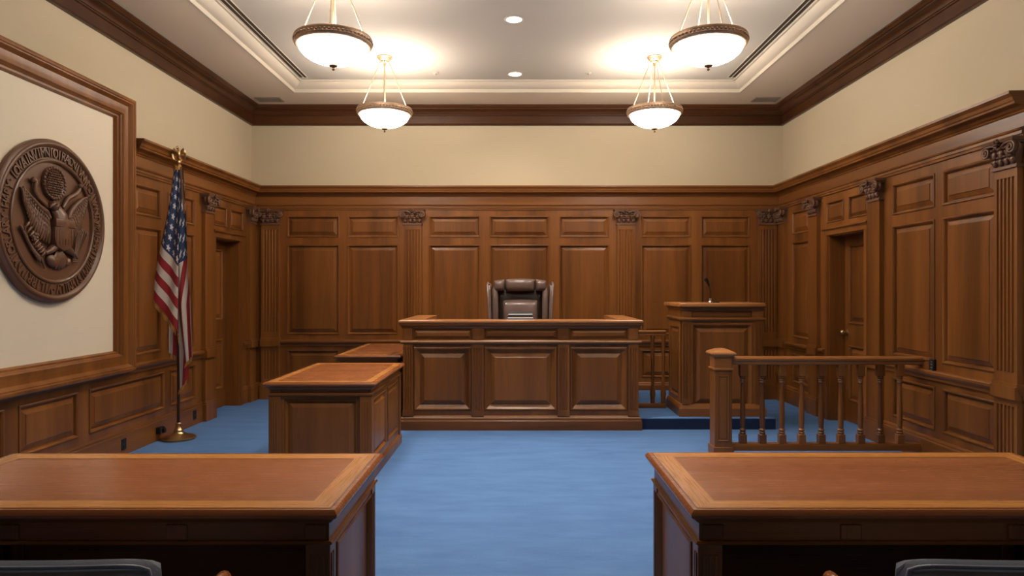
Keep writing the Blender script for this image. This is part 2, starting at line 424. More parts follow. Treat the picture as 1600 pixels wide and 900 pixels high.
    for i in range(5): cb.ell(at(fr, u-hw*.5+i*hw*.25, 2.503, w1+.034), (U*.016, V*.014, Nn*.016), 6, 4)
    make('capital', cb, W_CARVE, p, smooth=60)
    return p

def wall_run(name, label, fr, u0, u1, cols, lows, pils, up_holes=(), low_gap=(), extra=(), up_from=None, matH=W_X):
    r = thing(name, label, 'wall panelling', kind='structure')
    holes = [(a, z0, b, z1) for (a, b) in cols for (z0, z1) in UPZ] + list(up_holes)
    uu = up_from if up_from is not None else u0
    make('stile_frame', MB().slab(fr, uu, .79, u1, 2.57, holes, 0.0, W1), W_V, r, smooth=20, bevel=.003)
    make('entablature', MB().slab(fr, uu, 2.57, u1, 2.86, [], 0.0, W1+.004), matH, r, smooth=20)
    lholes = [(a, LOZ[0], b, LOZ[1]) for (a, b) in lows] + list(low_gap)
    make('dado_frame', MB().slab(fr, u0, 0, u1, .79, lholes, 0.0, W1), W_V, r, smooth=20, bevel=.003)
    for (a, b) in cols:
        for (z0, z1) in UPZ: panel(fr, (a, z0, b, z1), W1, W_V, r)
    for e in extra: panel(fr, e, W1, W_V, r, k=.7)
    for (a, b) in lows: panel(fr, (a, LOZ[0], b, LOZ[1]), W1, W_V, r, name='dado_panel')
    for q in pils: pilaster(fr, q[0], q[1], r, plain_shaft=len(q) > 2)
    return r
BC = [(-3.12, -2.41), (-2.30, -1.61), (-1.196, -.50), (-.373, .433), (.57, 1.248), (1.68, 2.36), (2.49, 3.155)]
wall_run('trim_back', 'oak panelling with fluted pilasters on the far wall', FR_B, -RX+W1, RX-W1, BC, BC, [(-3.33, .12), (-1.41, .12), (1.47, .12), (3.385, .12)])
LE = 6.28
wall_run('trim_left', 'oak panelling around the left door', FR_L, -2.5, BY-W1, [(6.33, 6.80), (6.94, 7.50)],
         [(2.6, 3.6), (3.75, 4.72), (4.86, 5.52), (5.66, 6.86), (6.98, 7.52)], [(7.79, .115, 1), (9.06, .10, 1)], up_holes=[(LD[0], .7, LD[1], DH), (7.96, 2.24, 8.34, 2.475), (8.45, 2.24, 8.83, 2.475)],
         low_gap=[(LD[0], -.1, LD[1], 1)], extra=[(7.96, 2.24, 8.34, 2.475), (8.45, 2.24, 8.83, 2.475)], up_from=LE, matH=W_Y)
RE = 4.77
wall_run('trim_right', 'oak panelling around the right door', FR_R, RE, BY-W1, [(5.06, 5.69), (5.80, 6.45), (8.30, 8.80)],
         [(5.06, 5.69), (5.80, 6.45), (8.30, 8.80)], [(4.90, .115), (6.72, .115, 1), (8.10, .115, 1), (9.08, .10, 1)], up_holes=[(RD[0], .7, RD[1], DH), (6.90, 2.24, 7.30, 2.475), (7.42, 2.24, 7.82, 2.475)],
         low_gap=[(RD[0], -.1, RD[1], 1)], extra=[(6.90, 2.24, 7.30, 2.475), (7.42, 2.24, 7.82, 2.475)], matH=W_Y)
PX, PY = RX-W1, BY-W1
cor = [(0, 2.735), (.012, 2.735), (.018, 2.750), (.030, 2.756), (.045, 2.775), (.095, 2.785), (.098, 2.800), (.105, 2.806), (.112, 2.830), (.128, 2.848), (.135, 2.853), (.135, 2.872), (-.078, 2.876), (-.078, 2.74)]
struct('trim_cornice', MB().mold([(-PX, LE-.03), (-PX, PY), (PX, PY), (PX, RE-.03)], cor, side=-1), W_X, 'moulded cornice along the top of the panelling', smooth=25)
arch = [(0, 2.560), (.014, 2.560), (.016, 2.580), (.024, 2.584), (.024, 2.606), (.034, 2.612), (.038, 2.625), (.010, 2.632), (0, 2.632)]
struct('trim_architrave', MB().mold([(-PX, LE), (-PX, PY), (PX, PY), (PX, RE)], arch, side=-1), W_X, 'thin moulding below the frieze of the panelling', smooth=25)
rail = [(0, .715), (.016, .715), (.020, .745), (.034, .752), (.044, .768), (.044, .786), (.034, .797), (0, .800)]
base = [(0, 0), (.022, 0), (.022, .185), (.014, .195), (.014, .208), (.006, .222), (0, .225)]
for nm, prof, lab in (('trim_chair_rail', rail, 'chair rail moulding'), ('baseboard', base, 'tall wooden baseboard')):
    struct(nm+'_left', MB().mold([(-PX, -2.5), (-PX, 7.915)], prof, side=-1), W_Y, lab+' along the left wall', smooth=25)
    struct(nm+'_back', MB().mold([(-PX, 8.80), (-PX, PY), (PX, PY), (PX, 7.845)], prof, side=-1), W_X, lab+' along the far wall', smooth=25)
    struct(nm+'_right', MB().mold([(PX, 6.86), (PX, RE)], prof, side=-1), W_Y, lab+' along the right wall', smooth=25)

# ---------------- doors
def door(name, label, fr, d, knob_u):
    r = thing(name, label, 'door', kind='structure')
    a, b = d
    lf = (-.135, -.09)
    hol = [(a+.11, 1.10, b-.11, DH-.12), (a+.11, .24, b-.11, .86)]
    leaf = make('door_leaf', MB().slab(fr, a+.003, .006, b-.003, DH-.003, hol, *lf), W_V, r, smooth=20)
    for h in hol: panel(fr, h, lf[1], W_V, leaf, 'door_panel')
    jb = MB()
    for (u0, u1, z0, z1) in ((a, a+.018, 0, DH), (b-.018, b, 0, DH), (a, b, DH-.018, DH)):
        jb.prism([(u0, z0), (u1, z0), (u1, z1), (u0, z1)], fr, -.14, W1+.005)
    make('door_jamb', jb, W_V, r, smooth=20)
    cs = MB()
    for (u0, u1) in ((a-.075, a+.004), (b-.004, b+.075)):
        for (e, w) in ((0, W1+.018), (.012, W1+.026)): cs.prism([(u0+e, 0), (u1-e, 0), (u1-e, DH+.02), (u0+e, DH+.02)], fr, W1, w)
    for (e, z0, z1, w) in ((.0, DH-.004, DH+.05, W1+.030), (.015, DH+.05, DH+.062, W1+.040), (.03, DH+.062, DH+.078, W1+.055)):
        cs.prism([(a-.075-e, z0), (b+.075+e, z0), (b+.075+e, z1), (a-.075-e, z1)], fr, W1, w)
    make('door_casing', cs, W_V, r, smooth=20)
    ax = Matrix((fr[1], fr[2], fr[3])).transposed()
    kb = MB().lathe([(.030, 0), (.030, .008), (.012, .012), (.011, .035), (.022, .042), (.029, .056), (.026, .072), (.014, .080), (0, .082)], 18, at(fr, knob_u, 1.0, lf[1]), ax)
    make('knob', kb, BRASS, leaf, smooth=50)
door('door_left', 'recessed oak door beside the flag', FR_L, LD, LD[0]+.07)
door('door_right', 'recessed oak door with brass knob', FR_R, RD, RD[1]-.07)

# ---------------- raised platform
pf = MB().box(-1.20, 7.245, 0, 2.74, PY-.022, .12, .008, 2)
struct('trim_riser', MB().box(1.318, 7.236, .0, 2.74, 7.2455, .112), plain('shade darkened carpet riser', (.018,.030,.070), .95, bump=.4, bscale=170, spec=.05), 'carpeted riser of the platform step, shade painted into its colour')  # blue carpet step face; its shade is painted in as a darker colour
struct('floor_platform', pf, CARPET, 'low blue carpeted platform behind bench and witness stand')

# ------------------------------------------------------------------ ceiling fixtures
def pendant(label, loc):
    r = thing('pendant_light', label, 'ceiling light', loc, rz=.16, group='bowl pendant lights')
    R = .305; z = -.60     # rim height below the tray
    make('canopy', MB().lathe([(.085, 0), (.088, -.012), (.075, -.022), (.070, -.034), (.045, -.048), (.040, -.062), (.018, -.072), (.012, -.085), (0, -.088)], 24), CHAMP, r, smooth=40)
    make('center_rod', MB().tube([(0, 0, -.06), (0, 0, z-.02)], .008, 8).lathe([(.016, -.11), (.016, -.09)], 12), CHAMP, r, smooth=40)
    for k in range(4):
        a = k*PI/2; ca, sa = math.cos(a), math.sin(a)
        mb = MB().tube([(ca*.045, sa*.045, -.045), (ca*.255, sa*.255, z+.02)], .0048, 6)
        mb.ell((ca*.26, sa*.26, z+.018), (X*.013, Y*.013, Z*.018), 8, 5)
        for q in (.25, .5, .75): mb.ell((ca*(.045+.21*q), sa*(.045+.21*q), -.045+(z+.065)*q), (X*.0075, Y*.0075, Z*.011), 6, 4)
        make('hanger', mb, CHAMP, r, smooth=50)
    rim = MB().lathe([(R-.038, z+.010), (R-.02, z+.020), (R-.002, z+.018), (R+.004, z+.006), (R-.001, z-.006), (R-.002, z-.026), (R+.003, z-.032), (R-.002, z-.046), (R-.016, z-.056), (R-.032, z-.052), (R-.038, z-.03), (R-.038, z+.010)], 56, cap=False)
    for k in range(56):
        a = 2*PI*k/56; rim.ell((math.cos(a)*(R-.001), math.sin(a)*(R-.001), z-.016), (X*.012, Y*.012, Z*.009), 6, 4)
    make('rim', rim, BRONZE, r, smooth=50)
    prof = []
    for i in range(15):
        q = i/14*PI/2; prof.append(((R-.030)*math.cos(q), z-.044-.150*math.sin(q)))
    prof[-1] = (0, prof[-1][1])
    make('bowl', MB().lathe(prof, 48, cap=False), GLASS, r, smooth=60)
    zb = z-.208
    make('finial', MB().lathe([(.034, zb+.010), (.036, zb), (.028, zb-.006), (.012, zb-.012), (.009, zb-.018), (.013, zb-.026), (.008, zb-.036), (0, zb-.040)], 16), plain('dark finial bronze', (.12,.07,.035), .4, metal=.6), r, smooth=50)
    l = bpy.data.lights.new('bowl glow', 'POINT'); l.energy = 38; l.color = (1, .92, .81); l.shadow_soft_size = .13
    o = bpy.data.objects.new('bowl_glow', l); COL.objects.link(o); o.location = (loc[0], loc[1], loc[2]+z+.07)
    return r
P0 = pendant('near left bowl pendant, large, its rods cut off by the top of the photo', (-1.475, 5.48, TZ))
for lab, loc in (('near right bowl pendant, large, its rods cut off by the top of the photo', (1.535, 5.48, TZ)),
                 ('far left bowl pendant, smaller in view, over the left end of the judge bench', (-1.485, 7.65, TZ)),
                 ('far right bowl pendant, smaller in view, nearest the witness stand', (1.54, 7.65, TZ))):
    dup(P0, loc, .16, lab)
    l = bpy.data.objects['bowl_glow'].copy(); COL.objects.link(l); l.location = (loc[0], loc[1], loc[2]-.53)
def downlight(label, loc):
    r = thing('recessed_downlight', label, 'downlight', loc, group='recessed ceiling downlights')
    make('trim_ring', MB().lathe([(.075, .001), (.075, -.006), (.092, -.008), (.098, -.004), (.098, .001)], 32, cap=False), COVE, r)
    make('lens', MB().lathe([(.076, -.002), (.06, -.006), (0, -.008)], 32), LENS, r)
    return r
D0 = downlight('nearer round recessed downlight in the middle of the raised ceiling', (-.03, 6.58, TZ))
dup(D0, (-.025, 8.26, TZ), 0, 'farther round recessed downlight, above the judge chair')
def vent(label, loc):
    r = thing('air_vent', label, 'vent', loc, group='soffit air vents')
    make('vent_frame', MB().mold([(-.14, -.075), (.14, -.075), (.14, .075), (-.14, .075)], [(0, 0), (0, -.008), (.02, -.012), (.025, 0)], closed=True, side=-1), VENTM, r)
    make('louver', MB().box(-.138, -.073, -.004, .138, .073, .0), SLOT, r)
    for k in range(5): make('slat', MB().box(-.138, -.060+k*.028, -.009, .138, -.055+k*.028, -.003), VENTM, r)
    return r
V0 = vent('small air vent in the left soffit corner', (-3.24, 8.93, CZ))
dup(V0, (3.25, 8.93, CZ), 0, 'small air vent in the right soffit corner')
def slotd(label, x):
    r = thing('slot_diffuser', label, 'air diffuser', (x, 3.2, TZ), group='long ceiling slot diffusers')
    make('diffuser_frame', MB().box(-.052, -5.2, -.005, -.044, 5.2, 0).box(-.005, -5.2, -.004, .005, 5.2, 0).box(.044, -5.2, -.005, .052, 5.2, 0).box(-.05, 5.19, -.01, .05, 5.205, 0), COVE, r)
    for s in (-1, 1): make('slot', MB().box(s*.0245-.0195, -5.19, -.002, s*.0245+.0195, 5.19, 0), SLOT, r)
slotd('long twin slot air diffuser along the left edge of the raised ceiling', -2.625)
slotd('long twin slot air diffuser along the right edge of the raised ceiling', 2.635)
def sprinkler(label, loc):
    r = thing('ceiling_sprinkler', label, 'sprinkler', loc, group='ceiling sprinklers')
    make('cover_plate', MB().lathe([(.036, 0), (.036, -.005), (.026, -.010), (0, -.010)], 20), CEIL, r)
    make('nozzle', MB().lathe([(.010, -.009), (.008, -.022), (.018, -.026), (0, -.028)], 14), CHAMP, r)
    return r
s0 = sprinkler('small sprinkler on the ceiling right of the far left pendant', (-.98, 8.22, TZ))
dup(s0, (.86, 8.22, TZ), 0, 'small sprinkler on the ceiling left of the far right pendant')

# ------------------------------------------------------------------ framed panel and seal on the left wall
fp = thing('framed_wall_panel', 'huge cream wall panel in a broad brown moulded frame on the left wall', 'wall panel', (-RX, 5.22, .74))
u0, u1, z0, z1 = 4.20, 6.235, .745, 3.205
make('backing_panel', MB().box(-RX, u0+.1, z0+.1, -RX+.055, u1-.1, z1-.1).shift((RX, -5.22, -.74)), CREAM2, fp)
prof = [(0, .0), (0, .150), (.012, .158), (.030, .158), (.036, .150), (.046, .150), (.054, .140), (.070, .118), (.100, .112), (.135, .120), (.150, .124), (.158, .110), (.166, .106), (.172, .092), (.186, .088), (.194, .070), (.200, .04)]
make('frame', MB().rings(FR_L, (u0, z0, u1, z1), prof+[(.201, .04)]), W_V, None)
fo = bpy.data.objects['frame']
bm = bmesh.new(); bm.from_mesh(fo.data); bm.faces.ensure_lookup_table()
big = max(bm.faces, key=lambda f: f.calc_area()); bmesh.ops.delete(bm, geom=[big], context='FACES')
for v in bm.verts: v.co -= Vec((-RX, 5.22, .74))
bm.to_mesh(fo.data); bm.free(); fo.parent = fp

SC = (5.225, 2.007)
seal = thing('wall_seal', 'round carved brown eagle seal mounted on the cream panel', 'seal', (-RX+.055, SC[0], SC[1]))
FS = (Vec((0, 0, 0)), Y, Z, X)
ax = Matrix((Y, Z, X)).transposed()
R = .622
make('backing_disc', MB().lathe([(R-.01, 0), (R, .006), (R, .036), (R-.014, .048), (R-.030, .052), (R-.040, .050), (R-.050, .048), (R-.058, .042), (R-.062, .036), (.475, .036), (.470, .048), (.460, .052), (.450, .046), (.444, .026), (0, .026)], 96, (0,0,0), ax), W_SEAL, seal, smooth=30)
make('outer_rim', MB().lathe([(R-.052, .050), (R-.046, .056), (R-.034, .060), (R-.022, .056), (R-.018, .046)], 96, (0,0,0), ax, cap=False), W_SEAL, seal, smooth=50)
# ring inscription in raised capitals (worn, not legible in the photograph)
txt = 'VILIRRIVNMIORLARY·HARY·IOVAINVIMNIOIRAONIVNVMOIVANTVMIHARIVMINISIVMILV·'
ins = MB(); n = len(txt)
for i, ch in enumerate(txt):
    if ch == ' ': continue
    cu = bpy.data.curves.new('g', 'FONT'); cu.body = ch; cu.size = .098; cu.extrude = .008; cu.bevel_depth = .0022; cu.align_x = 'CENTER'; cu.resolution_u = 3
    to = bpy.data.objects.new('g', cu); COL.objects.link(to)
    me = to.to_mesh()
    a = PI*1.5 - .12 - 2*PI*i/n
    rad = .487; ca, sa = math.cos(a), math.sin(a)
    vs = []
    for v in me.vertices:
        uu = v.co.x*.82; vv = v.co.y
        rr = rad+vv
        vs.append(at(FS, ca*rr + sa*uu, sa*rr - ca*uu, .038+v.co.z))
    ins.add(vs, [tuple(p.vertices) for p in me.polygons])
    to.to_mesh_clear(); bpy.data.objects.remove(to); bpy.data.curves.remove(cu)
make('inscription', ins, W_SEAL, seal, smooth=30)
def el(mb, u, v, w, ru, rv, rw, ang=0, n=10, m=6):
    c, s_ = math.cos(ang), math.sin(ang)
    mb.ell(at(FS, u, v, w), ((Y*c+Z*s_)*ru, (Z*c-Y*s_)*rv, X*rw), n, m)
w0 = .026
# glory of clouds and stars
g = MB().lathe([(.128, w0-.004), (.128, w0+.018), (.118, w0+.026), (.108, w0+.020), (.100, w0+.014), (0, w0+.018)], 40, at(FS, -.015, .29, 0), ax)
for k in range(26):
    a = 2*PI*k/26; el(g, -.015+.118*math.cos(a), .29+.118*math.sin(a), w0+.022, .014, .014, .010, 0, 6, 4)
for j in range(-5, 6):
    for i in range(-5, 6):
        uu, vv = i*.0195+(j % 2)*.0098, j*.0180
        if uu*uu+vv*vv < .096**2: el(g, -.015+uu+random.uniform(-.003, .003), .29+vv, w0+.018+random.uniform(0, .004), .0105, .008, .010, random.uniform(-1, 1), 6, 4)
make('star_glory', g, W_SEAL, seal, smooth=60)
# wings
def wing(side):
    mb = MB()
    if side < 0:
        lead = [(-.36, .215), (-.29, .155), (-.20, .095), (-.12, .06), (-.085, .02)]
        trail = [(-.345, .10), (-.315, .03), (-.285, -.04), (-.235, -.105), (-.17, -.15), (-.085, -.175)]
    else:
        lead = [(.365, .235), (.29, .205), (.21, .15), (.15, .085), (.135, .04)]
        trail = [(.335, .13), (.325, .06), (.30, -.01), (.27, -.07), (.22, -.115), (.135, -.16)]
    def ip(P, t):
        t *= len(P)-1; i = min(int(t), len(P)-2); f = t-i
        return (P[i][0]*(1-f)+P[i+1][0]*f, P[i][1]*(1-f)+P[i+1][1]*f)
    mb.prism(lead+trail[::-1] if side < 0 else (lead+trail[::-1])[::-1], FS, w0-.004, w0+.012, .004)
    nf = 15
    for k in range(nf):
        t = k/(nf-1); a = ip(lead, t*.97); b_ = ip(trail, t)
        pts = []
        for q in range(6):
            f = q/5; pts.append(at(FS, a[0]*(1-f)+b_[0]*f, a[1]*(1-f)+b_[1]*f - .012*math.sin(PI*f), w0+.018+.010*math.sin(PI*(.2+.6*f))))
        mb.tube(pts, [.006, .011, .013, .014, .013, .005], 7, flat=(X, .7))
    for row in range(4):
        for k in range(13-row):
            t = (k+.5)/(13-row); a = ip(lead, t*.95); b_ = ip(trail, t); f = .12+row*.17
            el(mb, a[0]*(1-f)+b_[0]*f, a[1]*(1-f)+b_[1]*f, w0+.030, .011, .019, .009, 0, 7, 4)
    mb.tube([at(FS, *p, w0+.028) for p in lead], [.007, .014, .018, .020, .016], 8)
    make('wing', mb, W_SEAL, seal, smooth=60)
wing(-1); wing(1)
# head, breast, legs and tail
b_ = MB()
el(b_, -.035, .115, w0+.030, .044, .042, .034)
el(b_, -.020, .140, w0+.028, .030, .020, .026)
b_.tube([at(FS, -.065, .120, w0+.040), at(FS, -.088, .112, w0+.042), at(FS, -.098, .092, w0+.038)], [.018, .014, .004], 8)
el(b_, -.050, .128, w0+.062, .008, .008, .006)
b_.tube([at(FS, -.02, .11, w0+.02), at(FS, .012, .06, w0+.035), at(FS, .035, .0, w0+.035), at(FS, .035, -.12, w0+.02)], [.042, .062, .085, .10], 14, flat=(X, .5))
el(b_, .035, .035, w0+.045, .055, .060, .026, .3)
b_.tube([at(FS, -.02, -.19, w0+.02), at(FS, -.075, -.225, w0+.026), at(FS, -.125, -.245, w0+.022)], [.036, .026, .012], 9)
b_.tube([at(FS, .10, -.19, w0+.02), at(FS, .165, -.225, w0+.026), at(FS, .205, -.25, w0+.022)], [.036, .026, .012], 9)
for k in range(3):
    el(b_, -.135-.012*k, -.235-.014*k, w0+.026, .020, .007, .010, .6)
    el(b_, .215+.012*k, -.238-.014*k, w0+.026, .020, .007, .010, -.6)
make('eagle_body', b_, W_SEAL, seal, smooth=60)
t_ = MB()
for k in range(7):
    f = (k-3)/3; a = f*.62
    base_ = Vec((.035, -.20)); d = Vec((math.sin(a), -math.cos(a)))
    pts = [at(FS, *(base_+d*q), w0+.010+.016*math.sin(PI*q/.17)) for q in (.0, .04, .08, .12, .155, .168)]
    t_.tube(pts, [.012, .017, .021, .023, .016, .004], 8, flat=(X, .6))
el(t_, -.045, -.30, w0+.016, .060, .046, .028, -.5); el(t_, .135, -.305, w0+.014, .042, .036, .024, .4)
make('tail', t_, W_SEAL, seal, smooth=60)
sh = MB().prism([(-.068, .012), (.142, .012), (.142, -.12), (.134, -.165), (.11, -.195), (.037, -.222), (-.036, -.195), (-.060, -.165), (-.068, -.12)], FS, w0+.02, w0+.062, .006)
sh.prism([(-.074, .018), (.148, .018), (.148, -.040), (-.074, -.040)], FS, w0+.05, w0+.074, .006)
for k in range(6): sh.prism([(-.056+k*.034, -.048), (-.046+k*.034, -.048), (-.046+k*.034, -.175), (-.056+k*.034, -.175)], FS, w0+.055, w0+.066, .002)
make('shield', sh, W_SEAL, seal, smooth=30)
ol = MB().tube([at(FS, u, v, w0+.016) for (u, v) in ((-.33, -.06), (-.30, -.15), (-.245, -.225), (-.17, -.275), (-.12, -.36))], [.005, .007, .008, .009, .006], 8)
for k in range(9):
    t = k/8; u = -.325+.17*t; v = -.07-.205*t - .02*math.sin(PI*t)
    el(ol, u-.030, v-.012, w0+.018, .036, .012, .011, 2.3-.5*t); el(ol, u+.026, v+.026, w0+.018, .034, .011, .011, .9-.4*t)
for (u, v) in ((-.235, -.115), (-.255, -.135), (-.22, -.14), (-.24, -.155), (-.215, -.115)): el(ol, u, v, w0+.024, .016, .016, .014)
make('olive_branch', ol, W_SEAL, seal, smooth=60)
ar = MB()
for k in range(6):
    o = (k-2.5)*.022
    ar.tube([at(FS, .225+o*.35, -.265, w0+.022), at(FS, .305+o, -.06+abs(o)*-.4, w0+.022)], .0055, 6)
    el(ar, .312+o, -.045+abs(o)*-.4, w0+.024, .009, .026, .008, -.25)
    for q in (0, 1): el(ar, .222+o*.4, -.28-.014*q, w0+.022, .014, .006, .008, .3)
make('arrow_bundle', ar, W_SEAL, seal, smooth=60)
for P in ([(-.262, .265), (-.245, .285), (-.222, .275), (-.226, .245), (-.235, .205), (-.20, .165), (-.14, .13), (-.085, .10)], [(.285, .300), (.270, .275), (.245, .250), (.20, .225), (.14, .20), (.105, .15), (.075, .115)]):
    sc = MB(); sc.tube([at(FS, *p, w0+.022) for p in P], [.010]+[.019]*(len(P)-2)+[.012], 9, flat=(X, .75))
    el(sc, P[0][0]+.005*(1 if P[0][0] < 0 else -1), P[0][1]+.015, w0+.026, .021, .019, .016)
    make('scroll', sc, W_SEAL, seal, smooth=60)

# ------------------------------------------------------------------ flag
FD = 6.78; FX = (279-808)*FD/1066.7
fl = thing('standing_flag', 'American flag with gold fringe draped on a brass based pole by the left wall', 'flag', (FX, FD, 0))
make('base', MB().lathe([(.155, 0), (.162, .008), (.160, .022), (.135, .034), (.090, .044), (.060, .058), (.050, .066), (.042, .085), (.044, .092), (.030, .110), (.024, .150), (.028, .156), (.024, .165), (0, .165)], 36), BRASS, fl, smooth=40)
make('pole', MB().lathe([(.015, .15), (.015, 1.5), (.0135, 2.66), (0, 2.665)], 14), POLE, fl, smooth=50)
fi = MB().lathe([(.014, 2.62), (.022, 2.635), (.018, 2.65), (.012, 2.66), (.010, 2.72), (.016, 2.735), (.022, 2.75), (.016, 2.765), (.008, 2.775), (0, 2.776)], 16)
fi.ell((0, 0, 2.83), (X*.024, Y*.022, Z*.050), 10, 7); fi.ell((-.004, -.010, 2.892), (X*.016, Y*.020, Z*.018), 8, 5); fi.tube([(-.004, -.026, 2.892), (-.004, -.04, 2.884)], [.007, .002], 6)
for sg in (-1, 1):
    for k in range(5):
        a = .35+k*.10
        fi.tube([(sg*.015, .004, 2.85-k*.004), (sg*(.045+.006*k), .006, 2.885-k*.012), (sg*(.066-.002*k), .010, 2.845-k*.016), (sg*(.064-.006*k), .012, 2.800-k*.006)], [.008, .011, .009, .003], 6)
    fi.ell((sg*.012, 0, 2.785), (X*.008, Y*.012, Z*.018), 6, 4)
fi.tube([(0, .01, 2.80), (0, .03, 2.765)], [.014, .018], 8)
make('finial', fi, BRASS, fl, smooth=60)
def fpt(px, py, y): return Vec(((px-279)*FD/1066.7, y, H+(450-py)*FD/1066.7))
cloth = MB(); UVS = []
def patch(corner_rows, uvs, nu, nv, yb, ripple=0., rf=3., ph=0.):
    """rows of (left px, right px, y) polygon mapped with uv rows; builds a rippled grid"""
    rows = corner_rows; m = len(rows)-1; b0 = len(cloth.v)
    def f(s, t):
        q = t*m; i = min(int(q), m-1); g_ = q-i
        (a0, a1), (c0, c1) = rows[i], rows[i+1]
        l0 = [a0[k]*(1-g_)+c0[k]*g_ for k in range(2)]; l1 = [a1[k]*(1-g_)+c1[k]*g_ for k in range(2)]
        px = l0[0]*(1-s)+l1[0]*s; py = l0[1]*(1-s)+l1[1]*s
        U0, U1 = uvs[i], uvs[i+1]
        ua = [(U0[0][k]*(1-g_)+U1[0][k]*g_) for k in range(2)]; ub = [(U0[1][k]*(1-g_)+U1[1][k]*g_) for k in range(2)]
        UVS.append((ua[0]*(1-s)+ub[0]*s, ua[1]*(1-s)+ub[1]*s))
        yy = yb(s, t) + ripple*math.sin(rf*2*PI*s+ph+1.5*t)*min(1, .25+t*1.2)
        return fpt(px, py, yy)
    cloth.grid(f, nu, nv)
def T(y): return y/13
# back layers first (C, D), then the right fold B and the left fold A
patch([((270, 470), (290, 480)), ((262, 505), (286, 515)), ((262, 553), (281, 568))], [((.62, T(7)), (.62, T(10.4))), ((.72, T(7)), (.72, T(10.4))), ((1, T(7.2)), (1, T(9.6)))], 14, 16, lambda s, t: .015+.02*s, .008, 1.2)
patch([((279, 480), (296, 500)), ((281, 540), (297, 560)), ((282, 610), (296, 592))], [((.6, T(9)), (.6, T(12))), ((.85, T(9)), (.85, T(11))), ((1, T(9.6)), (1, T(10.9)))], 12, 18, lambda s, t: -.018-.01*s, .008, 1.0)
patch([((278, 263), (290, 264)), ((278, 330), (295, 335)), ((277, 417), (298, 403)), ((279, 480), (304, 470)), ((293, 571), (308, 556))],
      [((.10, T(1)), (.10, T(4))), ((.22, T(1.5)), (.22, T(4.6))), ((.399, T(4.0)), (.399, T(7.0))), ((.70, T(5.4)), (.70, T(9.4))), ((1, T(6.2)), (1, T(9.8)))], 24, 50, lambda s, t: -.050-.035*t*s, .016, 1.3, .6)
patch([((276, 264), (285, 266)), ((271, 310), (286, 328)), ((258, 382), (286, 417)), ((245, 462), (285, 516))],
      [((.0, T(.3)), (.13, T(.3))), ((.0, T(3.2)), (.17, T(3.4))), ((.0, T(7)), (.22, T(7))), ((.0, T(13)), (.22, T(13)))], 30, 60, lambda s, t: -.055-.055*t*(1-.7*abs(s-.45)), .018, 1.35, 2.0)
fo = make('flag', cloth, FLAG, fl, smooth=180)
ul = fo.data.uv_layers.new(name='flag')
for lp in fo.data.loops: ul.data[lp.index].uv = UVS[lp.vertex_index]
def fringe(P, y0, w=6.5, dy=0.):
    n = 26; fg = MB()
    def f(s, t):
        q = s*(len(P)-1); i = min(int(q), len(P)-2); g_ = q-i
        px = P[i][0]*(1-g_)+P[i+1][0]*g_; py = P[i][1]*(1-g_)+P[i+1][1]*g_
        return fpt(px - (t*1.0 if dy == 0 else -t*dy), py-1+w*t+.8*math.sin(s*60)*t, y0+.006*math.sin(s*23)+.004*t)
    fg.grid(f, n, 3); make('fringe', fg, GOLD, fo, smooth=80)
fringe([(244.5, 461), (258, 480), (273, 499), (285, 517)], -.118, 7.5)
fringe([(285, 515), (287, 535)], -.095, 5)
fringe([(262, 552), (272, 556), (281, 567)], .010, 7)
fringe([(296, 568), (302, 562), (308.5, 555)], -.095, 7)
fringe([(281.5, 610), (288, 603), (296.5, 590)], -.030, 7)
fg = MB(); fg.grid(lambda s, t: fpt(286.5+3.2*s+5.5*t-1.5*t*(1-t), 263+72*t, -.068-.006*s), 3, 18); make('fringe', fg, GOLD, fo, smooth=80); fg = MB()
fg.grid(lambda s, t: fpt(274+13*s, 260+7*t+1.5*math.sin(s*12), -.045-.03*math.sin(PI*s)), 10, 4)
make('fringe', fg, GOLD, fo, smooth=80)

# ------------------------------------------------------------------ joinery helpers for furniture
SLABP = lambda z0, z1, o: [(-.03, z0), (o-.014, z0), (o-.004, z0+.008), (o, z0+(z1-z0)*.55), (o-.003, z1-.007), (o-.010, z1-.001), (-.03, z1)]
def ring(x0, y0, x1, y1): return [(x0, y0), (x1, y0), (x1, y1), (x0, y1)]
def mold_ring(mb, x0, y0, x1, y1, prof): mb.mold(ring(x0, y0, x1, y1), prof, closed=True, side=-1); return mb
def top_slab(x0, y0, x1, y1, z0, z1):
    """moulded worktop; outer size as given"""
    o = .03; mb = MB(); prof = [(0, z0), (o-.012, z0), (o-.003, z0+.007), (o, z0+(z1-z0)*.5), (o-.004, z1-.008), (o-.012, z1), (0, z1)]
    mold_ring(mb, x0+o, y0+o, x1-o, y1-o, prof); mb.box(x0+o-.002, y0+o-.002, z0, x1-o+.002, y1-o+.002, z1); return mb
def fluted_post(x0, x1, z0, z1, y, mat, parent, depth=.02, nfl=3, name='pilaster'):
    fr = face_front(0, y, 0); mb = MB(); hw = (x1-x0)/2; c = (x0+x1)/2
    pts = [(-hw, 0), (-hw, depth)]; m = hw*.25; fw = (2*hw-2*m)/nfl
    for i in range(nfl):
        a = -hw+m+fw*i; pts += [(a+fw*.15, depth), (a+fw*.3, depth-.008), (a+fw*.7, depth-.008), (a+fw*.85, depth)]
    pts += [(hw, depth), (hw, 0)]; n = len(pts)
    zz = z0+.06, z1-.04
    mb.add([at(fr, c+a, z, w) for z in zz for (a, w) in pts], [(i, (i+1) % n, n+(i+1) % n, n+i) for i in range(n)])
    for (a, b_, e, d) in ((z0, zz[0], .004, depth+.004), (zz[1], z1, .0, depth)):
        mb.box(x0-e, y-d, a, x1+e, y, b_)
    return make(name, mb, mat, parent, smooth=30)

